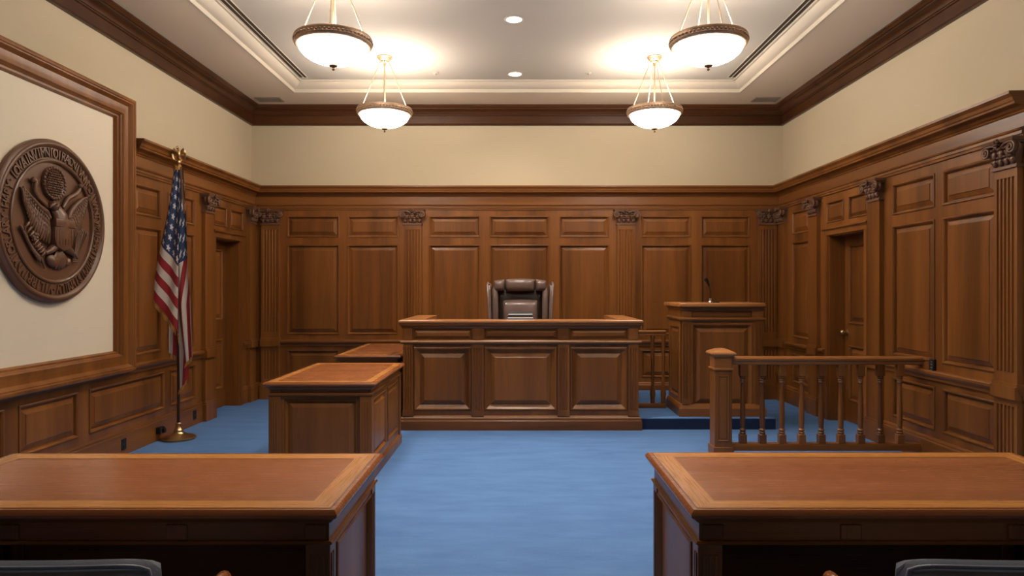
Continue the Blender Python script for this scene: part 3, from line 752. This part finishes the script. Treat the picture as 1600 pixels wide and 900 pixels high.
# ------------------------------------------------------------------ judge bench
BX0, BX1, BYF = -1.205, 1.285, 7.215
bench = thing('judge_bench', 'long panelled oak judge bench with raised wings in the middle of the room', 'bench', (.04, BYF, 0))
OB = (.04, BYF, 0)
def bpart(name, mb, mat, par=None, **k): return make(name, mb.shift((-OB[0], -OB[1], -OB[2])), mat, par or bench, **k)
FB = face_front(-OB[0], BYF-OB[1], 0)
def bx_(px): return (px-808)*BYF/1066.7
cols = [(647, 736), (757, 870), (891, 980)]
lo = [(bx_(a), .205, bx_(b_), .875) for (a, b_) in cols]; hi_ = [(bx_(a), .962, bx_(b_), 1.062) for (a, b_) in cols]
make('front_frame', MB().slab(FB, BX0, .10, BX1, 1.10, lo+hi_, -.04, 0), W_V, bench, smooth=20, bevel=.002)
for h in lo: make('front_panel', MB().rings(FB, h, [(0, -.03), (0, .004), (.008, .010), (.020, .008), (.040, -.012), (.060, -.024), (.068, -.024), (.072, -.014), (.105, .0), (.108, .003)]), W_V, bench, smooth=20)
for h in hi_: make('frieze_panel', MB().rings(FB, h, [(0, -.02), (.004, -.014), (.010, -.012), (.030, .004), (.033, .006)]), W_X, bench, smooth=20)
for (a, b_) in ((630, 645.5), (737.5, 755.5), (871.5, 889.5), (981.5, 997)):
    fluted_post(bx_(a)-OB[0], bx_(b_)-OB[0], .15, .905, 0, W_V, bench, .018, 3 if a < 700 or a > 900 else 4)
    bpart('pilaster_block', MB().box(bx_(a)+.004, BYF-.016, .955, bx_(b_)-.004, BYF, 1.075, .003), W_V)
bpart('end_panel', MB().box(BX0, BYF+.002, .10, BX0+.04, 8.55, 1.10), W_Y); bpart('end_panel', MB().box(BX1-.04, BYF+.002, .10, BX1, 8.55, 1.10), W_Y)
mb = MB()
BR = [(BX0, 8.55), (BX0, BYF), (BX1, BYF), (BX1, 8.55)]
mb.mold(BR, [(0, .908), (.016, .908), (.024, .916), (.030, .930), (.024, .940), (.012, .950), (0, .952)], side=-1)
mb.mold(BR, [(0, 1.072), (.010, 1.076), (.016, 1.095), (.034, 1.108), (.036, 1.122), (0, 1.124)], side=-1)
bpart('moulding', mb, W_X, smooth=25)
mb = MB().mold(BR, [(0, 0), (.032, 0), (.032, .098), (.026, .104), (.024, .128), (.014, .140), (.008, .152), (0, .154)], side=-1)
bpart('plinth', mb, W_X, smooth=25)
mb = MB(); mb.mold([(BX0, 8.55), (BX0, BYF), (BX1, BYF), (BX1, 8.55)], [(-.20, 1.122), (.030, 1.122), (.040, 1.128), (.046, 1.142), (.042, 1.156), (.034, 1.162), (-.20, 1.162)], side=-1)
bpart('ledge_top', mb, W_EDGE, smooth=25)
bpart('desk_top', MB().box(BX0+.04, BYF+.10, .84, BX1-.04, 7.95, .875, .006), W_X)
bpart('back_board', MB().box(BX0+.04, BYF+.05, .12, BX1-.04, BYF+.07, 1.12), W_V)

# books on the bench ledge
sheet = make('paper_sheet', MB().box(-.14, -.10, 0, .14, .10, .004), WHITE)
tag(sheet, 'white paper sheet under the black books on the judge bench ledge', 'paper'); sheet.location = (.035, 7.32, 1.1625)
def book(name, label, z, w):
    r = thing(name, label, 'book', (.035, 7.325, z), group='black books on the bench ledge')
    make('cover', MB().box(-w/2, -.10, 0, w/2, .10, .012, .002).box(-w/2, -.10, .025, w/2, .10, .037, .002).box(-w/2, .094, .0, w/2, .10, .037, .002), BLACK, r)
    make('pages', MB().box(-w/2+.004, -.099, .012, w/2-.004, .094, .025), WHITE, r); return r
book('book', 'lower black book with white page edges on the judge bench ledge', 1.167, .275)
book('book', 'upper black book stacked on another book on the judge bench ledge', 1.2045, .262)

# ------------------------------------------------------------------ judge chair
def rb(x0, y0, z0, x1, y1, z1, b=.03, seg=4): return MB().box(x0, y0, z0, x1, y1, z1, b, seg)
jc = thing('judge_chair', 'high backed brown leather judge chair with wings behind the bench', 'chair', (.037, 8.28, .12))
def arc_top(x): return 1.497 - .20*x*x*1.2      # local z of the top edge
shell = MB().grid(lambda s, t: Vec(((s-.5)*.66, .11+.05*t-.05*math.cos((s-.5)*PI), .42+t*(arc_top((s-.5)*.66)-.05-.42))), 16, 14)
so = make('back_shell', shell, LEATHER_D, jc, smooth=60); md = so.modifiers.new('t', 'SOLIDIFY'); md.thickness = .07; md.offset = 1
def puff(x0, x1, z0, z1, yb, d, nx=14, nz=12, top=None, e=.35):
    """pillowed leather block facing -Y"""
    def sup(q): return max(0, 1-abs(2*q-1)**3)**e
    mb = MB()
    def f(s, t):
        x = x0+(x1-x0)*s; zt = z1 if top is None else top(x)
        return Vec((x, yb - d*sup(s)*sup(t), z0+(zt-z0)*t))
    mb.grid(f, nx, nz); mb.grid(lambda s, t: f(s, t)*1.0 + Vec((0, (yb-f(s, t).y)*1.0 + .001, 0)), nx, nz); return mb
tp_ = lambda x: arc_top(x)
for (a, b_) in ((-.325, -.187), (-.183, .183), (.187, .325)):
    make('headrest_roll', puff(a, b_, 1.335, 1.49, .11, .15, 18, 16, tp_), LEATHER_B, jc, smooth=80)
    make('headrest_back', puff(a, b_, 1.335, 1.49, .11, -.07, 18, 16, tp_), LEATHER_B, jc, smooth=80)
make('back_cushion', puff(-.30, .30, .50, 1.36, .10, .04, 14, 14), LEATHER_D, jc, smooth=80)
make('lumbar_cushion', puff(-.218, .218, .52, 1.247, .085, .14, 22, 20, lambda x: 1.247-.30*x*x, .22), LEATHER_B, jc, smooth=80)
for s in (-1, 1):
    mb = MB().tube([(s*.300, .05, .55), (s*.302, .02, .9), (s*.304, .01, 1.2), (s*.302, .03, 1.36), (s*.285, .07, 1.43)], [.040, .040, .038, .034, .020], 14)
    make('bolster', mb, LEATHER_B, jc, smooth=80)
    mb = MB().grid(lambda p_, t: Vec((s*(.352+.030*t*t+.006*math.sin(t*PI)+.012*p_), .13-.24*p_*(1-.45*t*t), .50+t*(.935-.03*p_))), 6, 14)
    o = make('wing', mb, LEATHER_B, jc, smooth=80); md = o.modifiers.new('t', 'SOLIDIFY'); md.thickness = .03
    mb = MB().tube([(s*.366, -.11, .50), (s*.366, -.11, .7), (s*.372, -.09, 1.0), (s*.385, -.055, 1.25), (s*.396, -.01, 1.405), (s*.392, .05, 1.44), (s*.386, .12, 1.43)], [.016]*5+[.018, .014], 10)
    make('wing_piping', mb, LEATHER_B, jc, smooth=80)
    make('armrest', rb(s*.36-.04, -.44, .62, s*.36+.04, .06, .70, .03), LEATHER_B, jc, smooth=60)
    make('arm_panel', rb(s*.36-.025, -.40, .40, s*.36+.025, .08, .63, .012, 2), LEATHER_D, jc, smooth=60)
make('seat', rb(-.33, -.45, .38, .33, .10, .52, .045), LEATHER_B, jc, smooth=60)
make('pedestal', MB().lathe([(.035, .08), (.035, .25), (.05, .25), (.05, .33), (.14, .36), (.14, .385), (0, .385)], 18), BLACK, jc)
for k in range(5):
    a = k*2*PI/5+.3
    o = make('leg', MB().tube([(0, 0, .10), (math.cos(a)*.18, math.sin(a)*.18, .085), (math.cos(a)*.30, math.sin(a)*.30, .07)], [.03, .024, .018], 8), W_DARK, jc)
    make('caster', MB().lathe([(.02, -.014), (.028, -.012), (.028, .012), (.02, .014)], 14, (math.cos(a)*.30, math.sin(a)*.30, .028), Matrix(((0, 0, 1), (1, 0, 0), (0, 1, 0)))), BLACK, o)

# ------------------------------------------------------------------ clerk desks
def clerk_desk(label, x0, x1, y0, y1, zt=.77):
    r = thing('clerk_desk', label, 'desk', ((x0+x1)/2, (y0+y1)/2, 0), group='clerk desks left of the bench')
    hx, hy = (x1-x0)/2, (y1-y0)/2
    make('desktop', top_slab(-hx, -hy, hx, hy, zt-.034, zt), T_X, r, smooth=25)
    bxh, byh = hx-.045, hy-.045
    make('desktop_border', MB().mold(ring(-hx+.03, -hy+.03, hx-.03, hy-.03), [(0, zt), (0, zt+.0012), (.055, zt+.0012), (.055, zt)], closed=True, side=1), T_B, r)
    mb = MB(); mold_ring(mb, -bxh, -byh, bxh, byh, [(-.02, zt-.060), (.008, zt-.060), (.014, zt-.045), (.026, zt-.036), (.026, zt-.034), (-.02, zt-.034)])
    mold_ring(mb, -bxh, -byh, bxh, byh, [(-.02, zt-.112), (.010, zt-.112), (.018, zt-.104), (.018, zt-.094), (.008, zt-.086), (-.02, zt-.084)])
    make('moulding', mb, W_X, r, smooth=25)
    bd = MB().box(-bxh, -byh, zt-.112, bxh, byh, zt-.034)
    for (a, b_) in ((-bxh+.004, -bxh+.085), (bxh-.085, bxh-.004)): bd.box(a, -byh-.006, zt-.084, b_, -byh, zt-.062)
    make('apron', bd, W_X, r, smooth=25, bevel=.002)
    fr = face_front(0, -byh, 0); ph = (-bxh+.105, .12, bxh-.105, zt-.135)
    make('front_frame', MB().slab(fr, -bxh, .0, bxh, zt-.11, [ph], -.04, 0), W_V, r, smooth=20, bevel=.002)
    make('front_panel', MB().rings(fr, ph, [(0, -.038), (.0, -.010), (.010, -.006), (.018, -.020), (.024, -.026), (.030, -.022), (.062, -.010), (.066, -.008)]), W_V, r, smooth=20)
    make('rear_panel', MB().box(-bxh, byh-.03, 0, bxh, byh, zt-.11), W_V, r)
    for (x, sg) in ((-bxh, -1), (bxh, 1)):
        fs = (Vec((x, 0, 0)), Y, Z, X*sg)
        hs = [(-byh+.09, .15, -.035, zt-.145), (.035, .15, byh-.09, zt-.145)]
        o = make('side_frame', MB().slab(fs, -byh+.003, .0, byh-.003, zt-.11, hs, -.035, 0), W_V, r, smooth=20, bevel=.002)
        for h in hs: make('side_panel', MB().rings(fs, h, [(0, -.03), (0, .004), (.008, .007), (.018, -.004), (.024, -.016), (.030, -.014), (.060, -.002), (.063, 0)]), W_V, r, smooth=20)
    mb = MB(); mold_ring(mb, -bxh, -byh, bxh, byh, [(-.01, 0), (.020, 0), (.020, .075), (.012, .086), (.004, .095), (-.01, .097)])
    make('plinth', mb, W_X, r, smooth=25)
    for sx in (-1, 1):
        for sy in (-1, 1):
            xx, yy = sx*(bxh+.002), sy*(byh+.002)
            mb = MB().box(xx-.045, yy-.045, 0, xx+.012*sx if sx > 0 else xx+.045, yy+.045, .01) if False else MB()
            a0, a1 = sorted((xx-sx*.085, xx+sx*.010)); c0, c1 = sorted((yy-sy*.060, yy+sy*.010))
            mb.box(a0, c0, 0, a1, c1, zt-.112, .003)
            if sy < 0:
                for k in range(3):
                    u = a0+.022+k*.020; mb.box(u, c0-.004, .16, u+.010, c0, zt-.15, .0015)
            make('corner_post', mb, W_V, r, smooth=25)
    return r
clerk_desk('nearer clerk desk, panelled, in full view left of the judge bench', -1.965, -1.095, 5.27, 6.66)
clerk_desk('farther clerk desk, mostly hidden behind the nearer one, against the bench end', -1.985, -1.262, 7.40, 8.98)

# ------------------------------------------------------------------ witness stand, microphone, short rail
WX0, WX1, WY0, WY1, WZ = 1.77, 2.645, 7.35, 7.98, .12
ws = thing('witness_stand', 'tall panelled oak witness stand with moulded top right of the bench', 'witness stand', ((WX0+WX1)/2, WY0, WZ))
OW = ((WX0+WX1)/2, WY0, WZ)
def wpart(name, mb, mat, **k): return make(name, mb.shift((-OW[0], -OW[1], -OW[2])), mat, ws, **k)
FW = face_front(0, WY0, 0)
def wz(y): return H-(y-450)*WY0/1066.7
def wx(px): return (px-808)*WY0/1066.7
ph = (wx(1080), wz(637), wx(1176), wz(505)); fh = (wx(1080), wz(498), wx(1175), wz(486))
wpart('front_frame', MB().slab(FW, WX0, WZ, WX1, 1.30, [ph, fh], -.04, 0), W_V, smooth=20, bevel=.002)
wpart('front_panel', MB().rings(FW, ph, [(0, -.03), (0, .004), (.008, .010), (.020, .008), (.036, -.010), (.046, -.022), (.054, -.022), (.060, -.014), (.090, .0), (.094, .003)]), W_V, smooth=20)
wpart('frieze_panel', MB().rings(FW, fh, [(0, -.02), (.004, -.012), (.012, -.010), (.020, -.004), (.022, -.003)]), W_X, smooth=20)
for (x, sg) in ((WX0, -1), (WX1, 1)):
    fs = (Vec((x, 0, 0)), Y, Z, X*sg); hs = (WY0+.12, .30, WY1-.10, 1.08)
    wpart('side_frame', MB().slab(fs, WY0+.003, WZ, WY1-.003, 1.30, [hs], -.035, 0), W_V, smooth=20, bevel=.002)
    wpart('side_panel', MB().rings(fs, hs, [(0, -.03), (0, .004), (.010, .006), (.022, -.010), (.030, -.016), (.060, -.002), (.063, 0)]), W_V, smooth=20)
for (a, b_) in ((1066, 1077), (1180, 1191.5)):
    o = fluted_post(wx(a)-OW[0], wx(b_)-OW[0], .13, 1.03, 0, W_V, ws, .014, 2)
WR = [(WX0, WY1), (WX0, WY0), (WX1, WY0), (WX1, WY1)]
mb = MB().mold(WR, [(0, 1.145), (.014, 1.145), (.024, 1.155), (.028, 1.168), (.020, 1.178), (.006, 1.185), (0, 1.186)], side=-1)
mb.mold(WR, [(0, 1.255), (.008, 1.258), (.012, 1.278), (.030, 1.290), (.036, 1.304), (0, 1.304)], side=-1)
wpart('moulding', mb, W_X, smooth=25)
wpart('plinth', MB().mold(WR, [(0, WZ), (.030, WZ), (.030, WZ+.085), (.022, WZ+.098), (.016, WZ+.115), (.006, WZ+.130), (0, WZ+.132)], side=-1), W_X, smooth=25)
pts = [(WX0-.055, WY1), (WX0-.055, WY0+.06), (WX0-.02, WY0-.030), (WX0+.06, WY0-.055), (WX1-.06, WY0-.055), (WX1+.02, WY0-.030), (WX1+.05, WY0+.06), (WX1+.05, WY1)]
wpart('stand_top', MB().prism(pts, (Vec((0, 0, 0)), X, Y, Z), 1.302, 1.338, .012, 3), W_EDGE, smooth=30)
mic = thing('microphone', 'black gooseneck microphone on top of the witness stand', 'microphone', (2.128, 7.52, 1.338))
make('base', MB().lathe([(.022, 0), (.024, .006), (.022, .012), (.014, .020), (.013, .042), (.008, .048), (0, .048)], 18), STEEL, mic)
gp = [(0, 0, .04), (.0, 0, .085), (-.004, -.01, .13), (-.014, -.02, .165), (-.024, -.03, .185)]
make('gooseneck', MB().tube(gp, .0052, 8), BLACK, mic, smooth=60)
make('capsule', MB().tube([(-.022, -.028, .182), (-.034, -.040, .205), (-.056, -.058, .243), (-.070, -.068, .262), (-.076, -.072, .270)], [.009, .015, .020, .020, .010], 12), BLACKM, mic, smooth=60)
tag(make('remote_control', rb(-.035, -.02, 0, .035, .02, .014, .005, 2), BLACK), 'small dark object lying beside the microphone on the witness stand', 'device').location = (2.20, 7.55, 1.338)

def baluster_prof(z0, z1, r):
    h = z1-z0
    q = [(0, 1.0), (.10, 1.0), (.12, .75), (.135, .95), (.15, .72), (.17, 1.0), (.19, .62), (.22, .70), (.30, .78), (.45, .74), (.60, .62), (.72, .55), (.76, .56), (.775, .85), (.79, .62), (.80, .85), (.815, .62), (.83, .95), (.85, .8), (.86, .8)]
    return [(r*b_, z0+h*a) for (a, b_) in q]
def baluster_mb(x, z0, z1, r=.026):
    h = z1-z0
    mb = MB().lathe(baluster_prof(z0+.0, z1, r), 16, (x, 0, 0))
    mb.box(x-r, -r, z0, x+r, r, z0+h*.115, .003); mb.box(x-r, -r, z1-h*.15, x+r, r, z1, .003)
    return mb
sr = thing('short_railing', 'short wooden railing bridging the gap from bench to witness stand', 'railing', (1.525, 7.86, .12))
make('handrail', MB().box(-.186, -.032, .865, .186, .032, .893, .010, 2).box(-.186, -.02, .835, .186, .02, .867, .004), W_EDGE, sr)
make('bottom_rail', MB().box(-.186, -.03, .0, .186, .03, .055, .006, 2), W_X, sr)
for x in (.035, .158): make('baluster', MB().lathe([(.026, .055), (.026, .10), (.033, .16), (.030, .20), (.020, .225), (.024, .24), (.017, .255), (.018, .40), (.021, .60), (.024, .80), (.028, .815), (.028, .836)], 16, (x, 0, 0)), W_V, sr, smooth=40)

# ------------------------------------------------------------------ balustrade
BD = 6.0
bl = thing('balustrade', 'long wooden balustrade with newel post running to the right wall', 'railing', (1.79, BD, 0))
nw = .076
mb = MB().box(-nw, -nw, 0, nw, nw, .79, .004)
mb.box(-nw-.012, -nw-.012, 0, nw+.012, nw+.012, .12, .004)
np_ = make('newel_post', mb, W_V, bl)
cap = MB().box(-nw-.012, -nw-.012, .785, nw+.012, nw+.012, .806, .006, 2).box(-nw, -nw, .80, nw, nw, .905, .004)
cap.mold(ring(-nw, -nw, nw, nw), [(-.02, .895), (.004, .900), (.024, .915), (.030, .928), (.024, .940), (.006, .950), (-.03, .966), (-.07, .974), (-.07, .895)], closed=True, side=-1)
make('newel_cap', cap, W_EDGE, np_, smooth=30)
fr = face_front(0, -nw, 0)
make('newel_panel', MB().rings(fr, (-.050, .17, .050, .74), [(0, .0), (.0, .006), (.006, .008), (.014, .0005), (.018, .0005), (.024, .006), (.026, .006)]), W_V, np_, smooth=20)
XE = 1.765
make('handrail', MB().mold([(nw, 0), (XE+.05, 0)], [(-.048, .868), (-.050, .884), (-.040, .898), (.040, .898), (.050, .884), (.048, .868), (.036, .860), (.034, .838), (.026, .828), (-.026, .828), (-.034, .838), (-.036, .860)]), W_EDGE, bl, smooth=30)
make('bottom_rail', MB().mold([(nw, 0), (XE-.005, 0)], [(-.040, .078), (-.042, .120), (-.034, .138), (.034, .138), (.042, .120), (.040, .078)]), W_X, bl, smooth=30)
for k in range(9):
    x = .192+k*.1725
    make('baluster', baluster_mb(x, .136, .830, .0295), W_V, bl, smooth=40)

# ------------------------------------------------------------------ counsel tables
def counsel_table(label, x0, x1, y0, y1, inner, zt=.77):
    """inner: +1 when the aisle is on the +X side"""
    r = thing('counsel_table', label, 'table', ((x0+x1)/2, (y0+y1)/2, 0), group='counsel tables')
    hx, hy = (x1-x0)/2, (y1-y0)/2
    make('tabletop', top_slab(-hx, -hy, hx, hy, zt-.032, zt), T_X, r, smooth=25)
    b0, bw = .030, .075
    bo = MB()
    def mit(p): bo.add([(a, c_, zt+.0012) for (a, c_) in p], [(0, 1, 2, 3)])
    o0x, o0y, i0x, i0y = hx-b0, hy-b0, hx-b0-bw, hy-b0-bw
    for mt_, P in ((T_B, [(-o0x, -o0y), (o0x, -o0y), (i0x, -i0y), (-i0x, -i0y)]), (T_B, [(o0x, o0y), (-o0x, o0y), (-i0x, i0y), (i0x, i0y)]),
                   (T_BY, [(o0x, -o0y), (o0x, o0y), (i0x, i0y), (i0x, -i0y)]), (T_BY, [(-o0x, o0y), (-o0x, -o0y), (-i0x, -i0y), (-i0x, i0y)])):
        bo = MB(); mit(P); make('border_band', bo, mt_, r)
    make('edge_groove', MB().mold(ring(-hx+.026, -hy+.026, hx-.026, hy-.026), [(0, zt), (0, zt+.0008), (.005, zt+.0008), (.005, zt)], closed=True, side=1), W_DARK, r)
    bxh, byh = hx-.035, hy-.035
    ap = MB(); mold_ring(ap, -bxh, -byh, bxh, byh, [(-.022, zt-.112), (0, zt-.112), (0, zt-.032), (-.022, zt-.032)])
    make('apron', ap, W_X, r, smooth=25)
    mb = MB(); mold_ring(mb, -bxh, -byh, bxh, byh, [(-.012, zt-.122), (.008, zt-.122), (.013, zt-.117), (.008, zt-.110), (-.012, zt-.109)])
    mold_ring(mb, -bxh, -byh, bxh, byh, [(-.01, zt-.050), (.006, zt-.048), (.014, zt-.040), (.020, zt-.032), (-.01, zt-.032)])
    make('moulding', mb, W_X, r, smooth=25)
    # drawer joints in the front apron
    for u in (-.27, .27):
        make('joint_line', MB().box(u-.0015, -byh-.0015, zt-.108, u+.0015, -byh+.002, zt-.050), SLOT, r)
    for u in (-bxh+.010, -.40*bxh, .40*bxh-.07, bxh-.080):
        make('apron_block', MB().box(u, -byh-.005, zt-.105, u+.07, -byh, zt-.055, .003), W_V, r, smooth=25)
    for sx in (-1, 1):
        fs = (Vec((sx*(bxh-.002), 0, 0)), Y, Z, X*sx)
        hs = (-byh+.10, .12, byh-.07, zt-.150)
        make('end_frame', MB().slab(fs, -byh+.01, 0, byh-.01, zt-.115, [hs], -.03, 0), W_V, r, smooth=20, bevel=.002)
        make('end_panel', MB().rings(fs, hs, [(0, -.025), (0, .004), (.008, .007), (.018, -.004), (.024, -.014), (.030, -.013)]), W_V, r, smooth=20)
        for sy in (-1, 1):
            a0, a1 = sorted((sx*bxh+sx*.004, sx*bxh-sx*.078)); c0, c1 = sorted((sy*byh+sy*.004, sy*byh-sy*.065))
            mb = MB().box(a0, c0, 0, a1, c1, zt-.115, .003)
            if sy < 0:
                for k in range(3): mb.box(a0+.016+k*.020, c0-.004, .10, a0+.026+k*.020, c0, zt-.155, .0015)
            xs = a1 if sx > 0 else a0
            for k in range(2):
                yy = c0+.015+k*.020; mb.box(xs-.004, yy, .10, xs+.004, yy+.010, zt-.155, .0015)
            make('leg', mb, W_V, r, smooth=25)
    make('modesty_panel', MB().box(-bxh+.05, byh-.035, .06, bxh-.05, byh-.012, zt-.10), W_X, r)
    return r
counsel_table('left counsel table with mahogany top in the foreground', -2.232, -.590, 2.235, 3.025, 1)
counsel_table('right counsel table with mahogany top in the foreground', .570, 2.205, 2.235, 3.045, -1)

# ------------------------------------------------------------------ counsel chairs
def counsel_chair(label, loc, rz):
    r = thing('counsel_chair', label, 'chair', loc, rz, group='counsel chairs')
    def bk(s, t, side):
        x = (s-.5)*.51; q = 2*s-1
        zt = .812 - .010*q*q - .03*abs(q)**12
        y = -.245 - .05*t + .035*q*q
        th = .052*(max(0, 1-abs(q)**14))**.35*(max(0, 1-abs(2*t-1)**22))**.4
        return Vec((x, y + side*th, .44+(zt-.44)*t))
    mb = MB().grid(lambda s, t: bk(s, t, 1), 24, 16).grid(lambda s, t: bk(s, t, -1), 24, 16)
    bk_o = make('backrest', mb, LEATHER_N, r, smooth=80)
    pts = [bk(.03+.94*k/30, .985, -.9) + Vec((0, 0, .0)) for k in range(31)]
    pts = [bk(.015, .80, -.9), bk(.018, .92, -.9)] + pts + [bk(.982, .92, -.9), bk(.985, .80, -.9)]
    make('piping', MB().tube(pts, .0055, 7), LEATHER_N, bk_o, smooth=80)
    make('seat', rb(-.255, -.25, .38, .255, .24, .47, .035), LEATHER_N, r, smooth=60)
    make('seat_frame', MB().box(-.25, -.25, .32, .25, .23, .385, .008), W_X, r)
    for s in (-1, 1):
        P = [(s*.262, -.20, .60), (s*.280, -.15, .608), (s*.295, -.05, .620), (s*.300, .0, .626), (s*.300, .035, .624), (s*.298, .050, .612), (s*.296, .052, .595)]
        make('armrest', MB().tube(P, [.016, .020, .021, .021, .021, .020, .014], 12), T_X, r, smooth=60)
        make('arm_post', MB().tube([(s*.268, .08, .36), (s*.278, .055, .50), (s*.295, .02, .62)], [.02, .017, .017], 10), T_X, r, smooth=60)
        for (yy, y2) in ((-.21, -.25), (.19, .20)):
            make('leg', MB().tube([(s*.22, yy, .34), (s*.22, yy, .2), (s*.23, y2, 0)], [.024, .021, .016], 10), T_X, r, smooth=60)
    return r
counsel_chair('slate blue leather chair with wooden arms at the left counsel table', (-1.185, 2.02, 0), .03)
counsel_chair('slate blue leather chair with wooden arms at the right counsel table', (1.245, 2.02, 0), -.03)

# ------------------------------------------------------------------ small wall devices
def outlet(label, loc, nx):
    r = thing('wall_outlet', label, 'outlet', loc, group='dark outlets on the left baseboard')
    make('cover_plate', MB().box(min(0, nx*.006), -.035, -.05, max(0, nx*.006), .035, .05, .002), BLACK, r)
    for k in (-1, 1): make('socket', MB().lathe([(.015, 0), (.015, .003), (0, .004)], 14, (nx*.006, 0, k*.022), Matrix(((0, 0, nx), (1, 0, 0), (0, 1, 0)))), SLOT, r)
    return r
def wy(px): return (PX-.022)*1066.7/(808-px)
outlet('black outlet on the left baseboard near the door pilaster, behind the flag', (-PX+.022, wy(304), .115), 1)
outlet('black outlet on the left baseboard nearest the viewer', (-PX+.022, wy(193), .10), 1)
ph_ = thing('floor_plug', 'black plug adapter on the left baseboard beside the flag base', 'plug', (-PX+.022, wy(248)-.01, .10))
make('plug_body', rb(0, -.045, -.03, .05, .045, .035, .008, 2), BLACK, ph_)
make('plug_tip', rb(.048, -.02, -.02, .075, .02, .02, .006, 2), BLACK, ph_)
ic = thing('wall_intercom', 'small black wall intercom with buttons on the right wall panelling', 'intercom', (PX, PX*1066.7/(1459-808), .835))
make('housing', MB().box(-.022, -.035, -.06, 0, .035, .06, .004, 2), BLACK, ic)
for k in range(4): make('button', MB().box(-.026, -.016, -.045+k*.025, -.021, .016, -.030+k*.025, .002), STEEL, ic)

# ------------------------------------------------------------------ light
def spot(loc, e, size, blend=.6, col=(1, .9, .76), r=.06, rot=(0, 0, 0)):
    l = bpy.data.lights.new('downlight and fill beam', 'SPOT'); l.energy = e; l.spot_size = math.radians(size); l.spot_blend = blend; l.color = col; l.shadow_soft_size = r
    o = bpy.data.objects.new('downlight_and_fill_beam', l); COL.objects.link(o); o.location = loc; o.rotation_euler = rot; return o
spot((-.03, 6.58, TZ-.03), 190, 110, 1); spot((-.025, 8.26, TZ-.03), 60, 130, 1)
# fill spots added without fixtures, out of view above the tables and aisle
for (x, y, e, a) in ((-1.5, 3.5, 110, 130), (1.5, 3.5, 125, 130), (0, 4.3, 150, 85)):
    spot((x, y, TZ-.05), e, a, .9, (1, .88, .72), .15)
w = bpy.data.worlds.new('world'); S.world = w; w.use_nodes = True
w.node_tree.nodes['Background'].inputs[0].default_value = (.9, .8, .7, 1); w.node_tree.nodes['Background'].inputs[1].default_value = .15
S.view_settings.view_transform = 'Standard'; S.view_settings.look = 'None'; S.view_settings.exposure = .62
S.cycles.use_denoising = True
S.cycles.max_bounces = 8; S.cycles.diffuse_bounces = 5; S.cycles.sample_clamp_indirect = 6
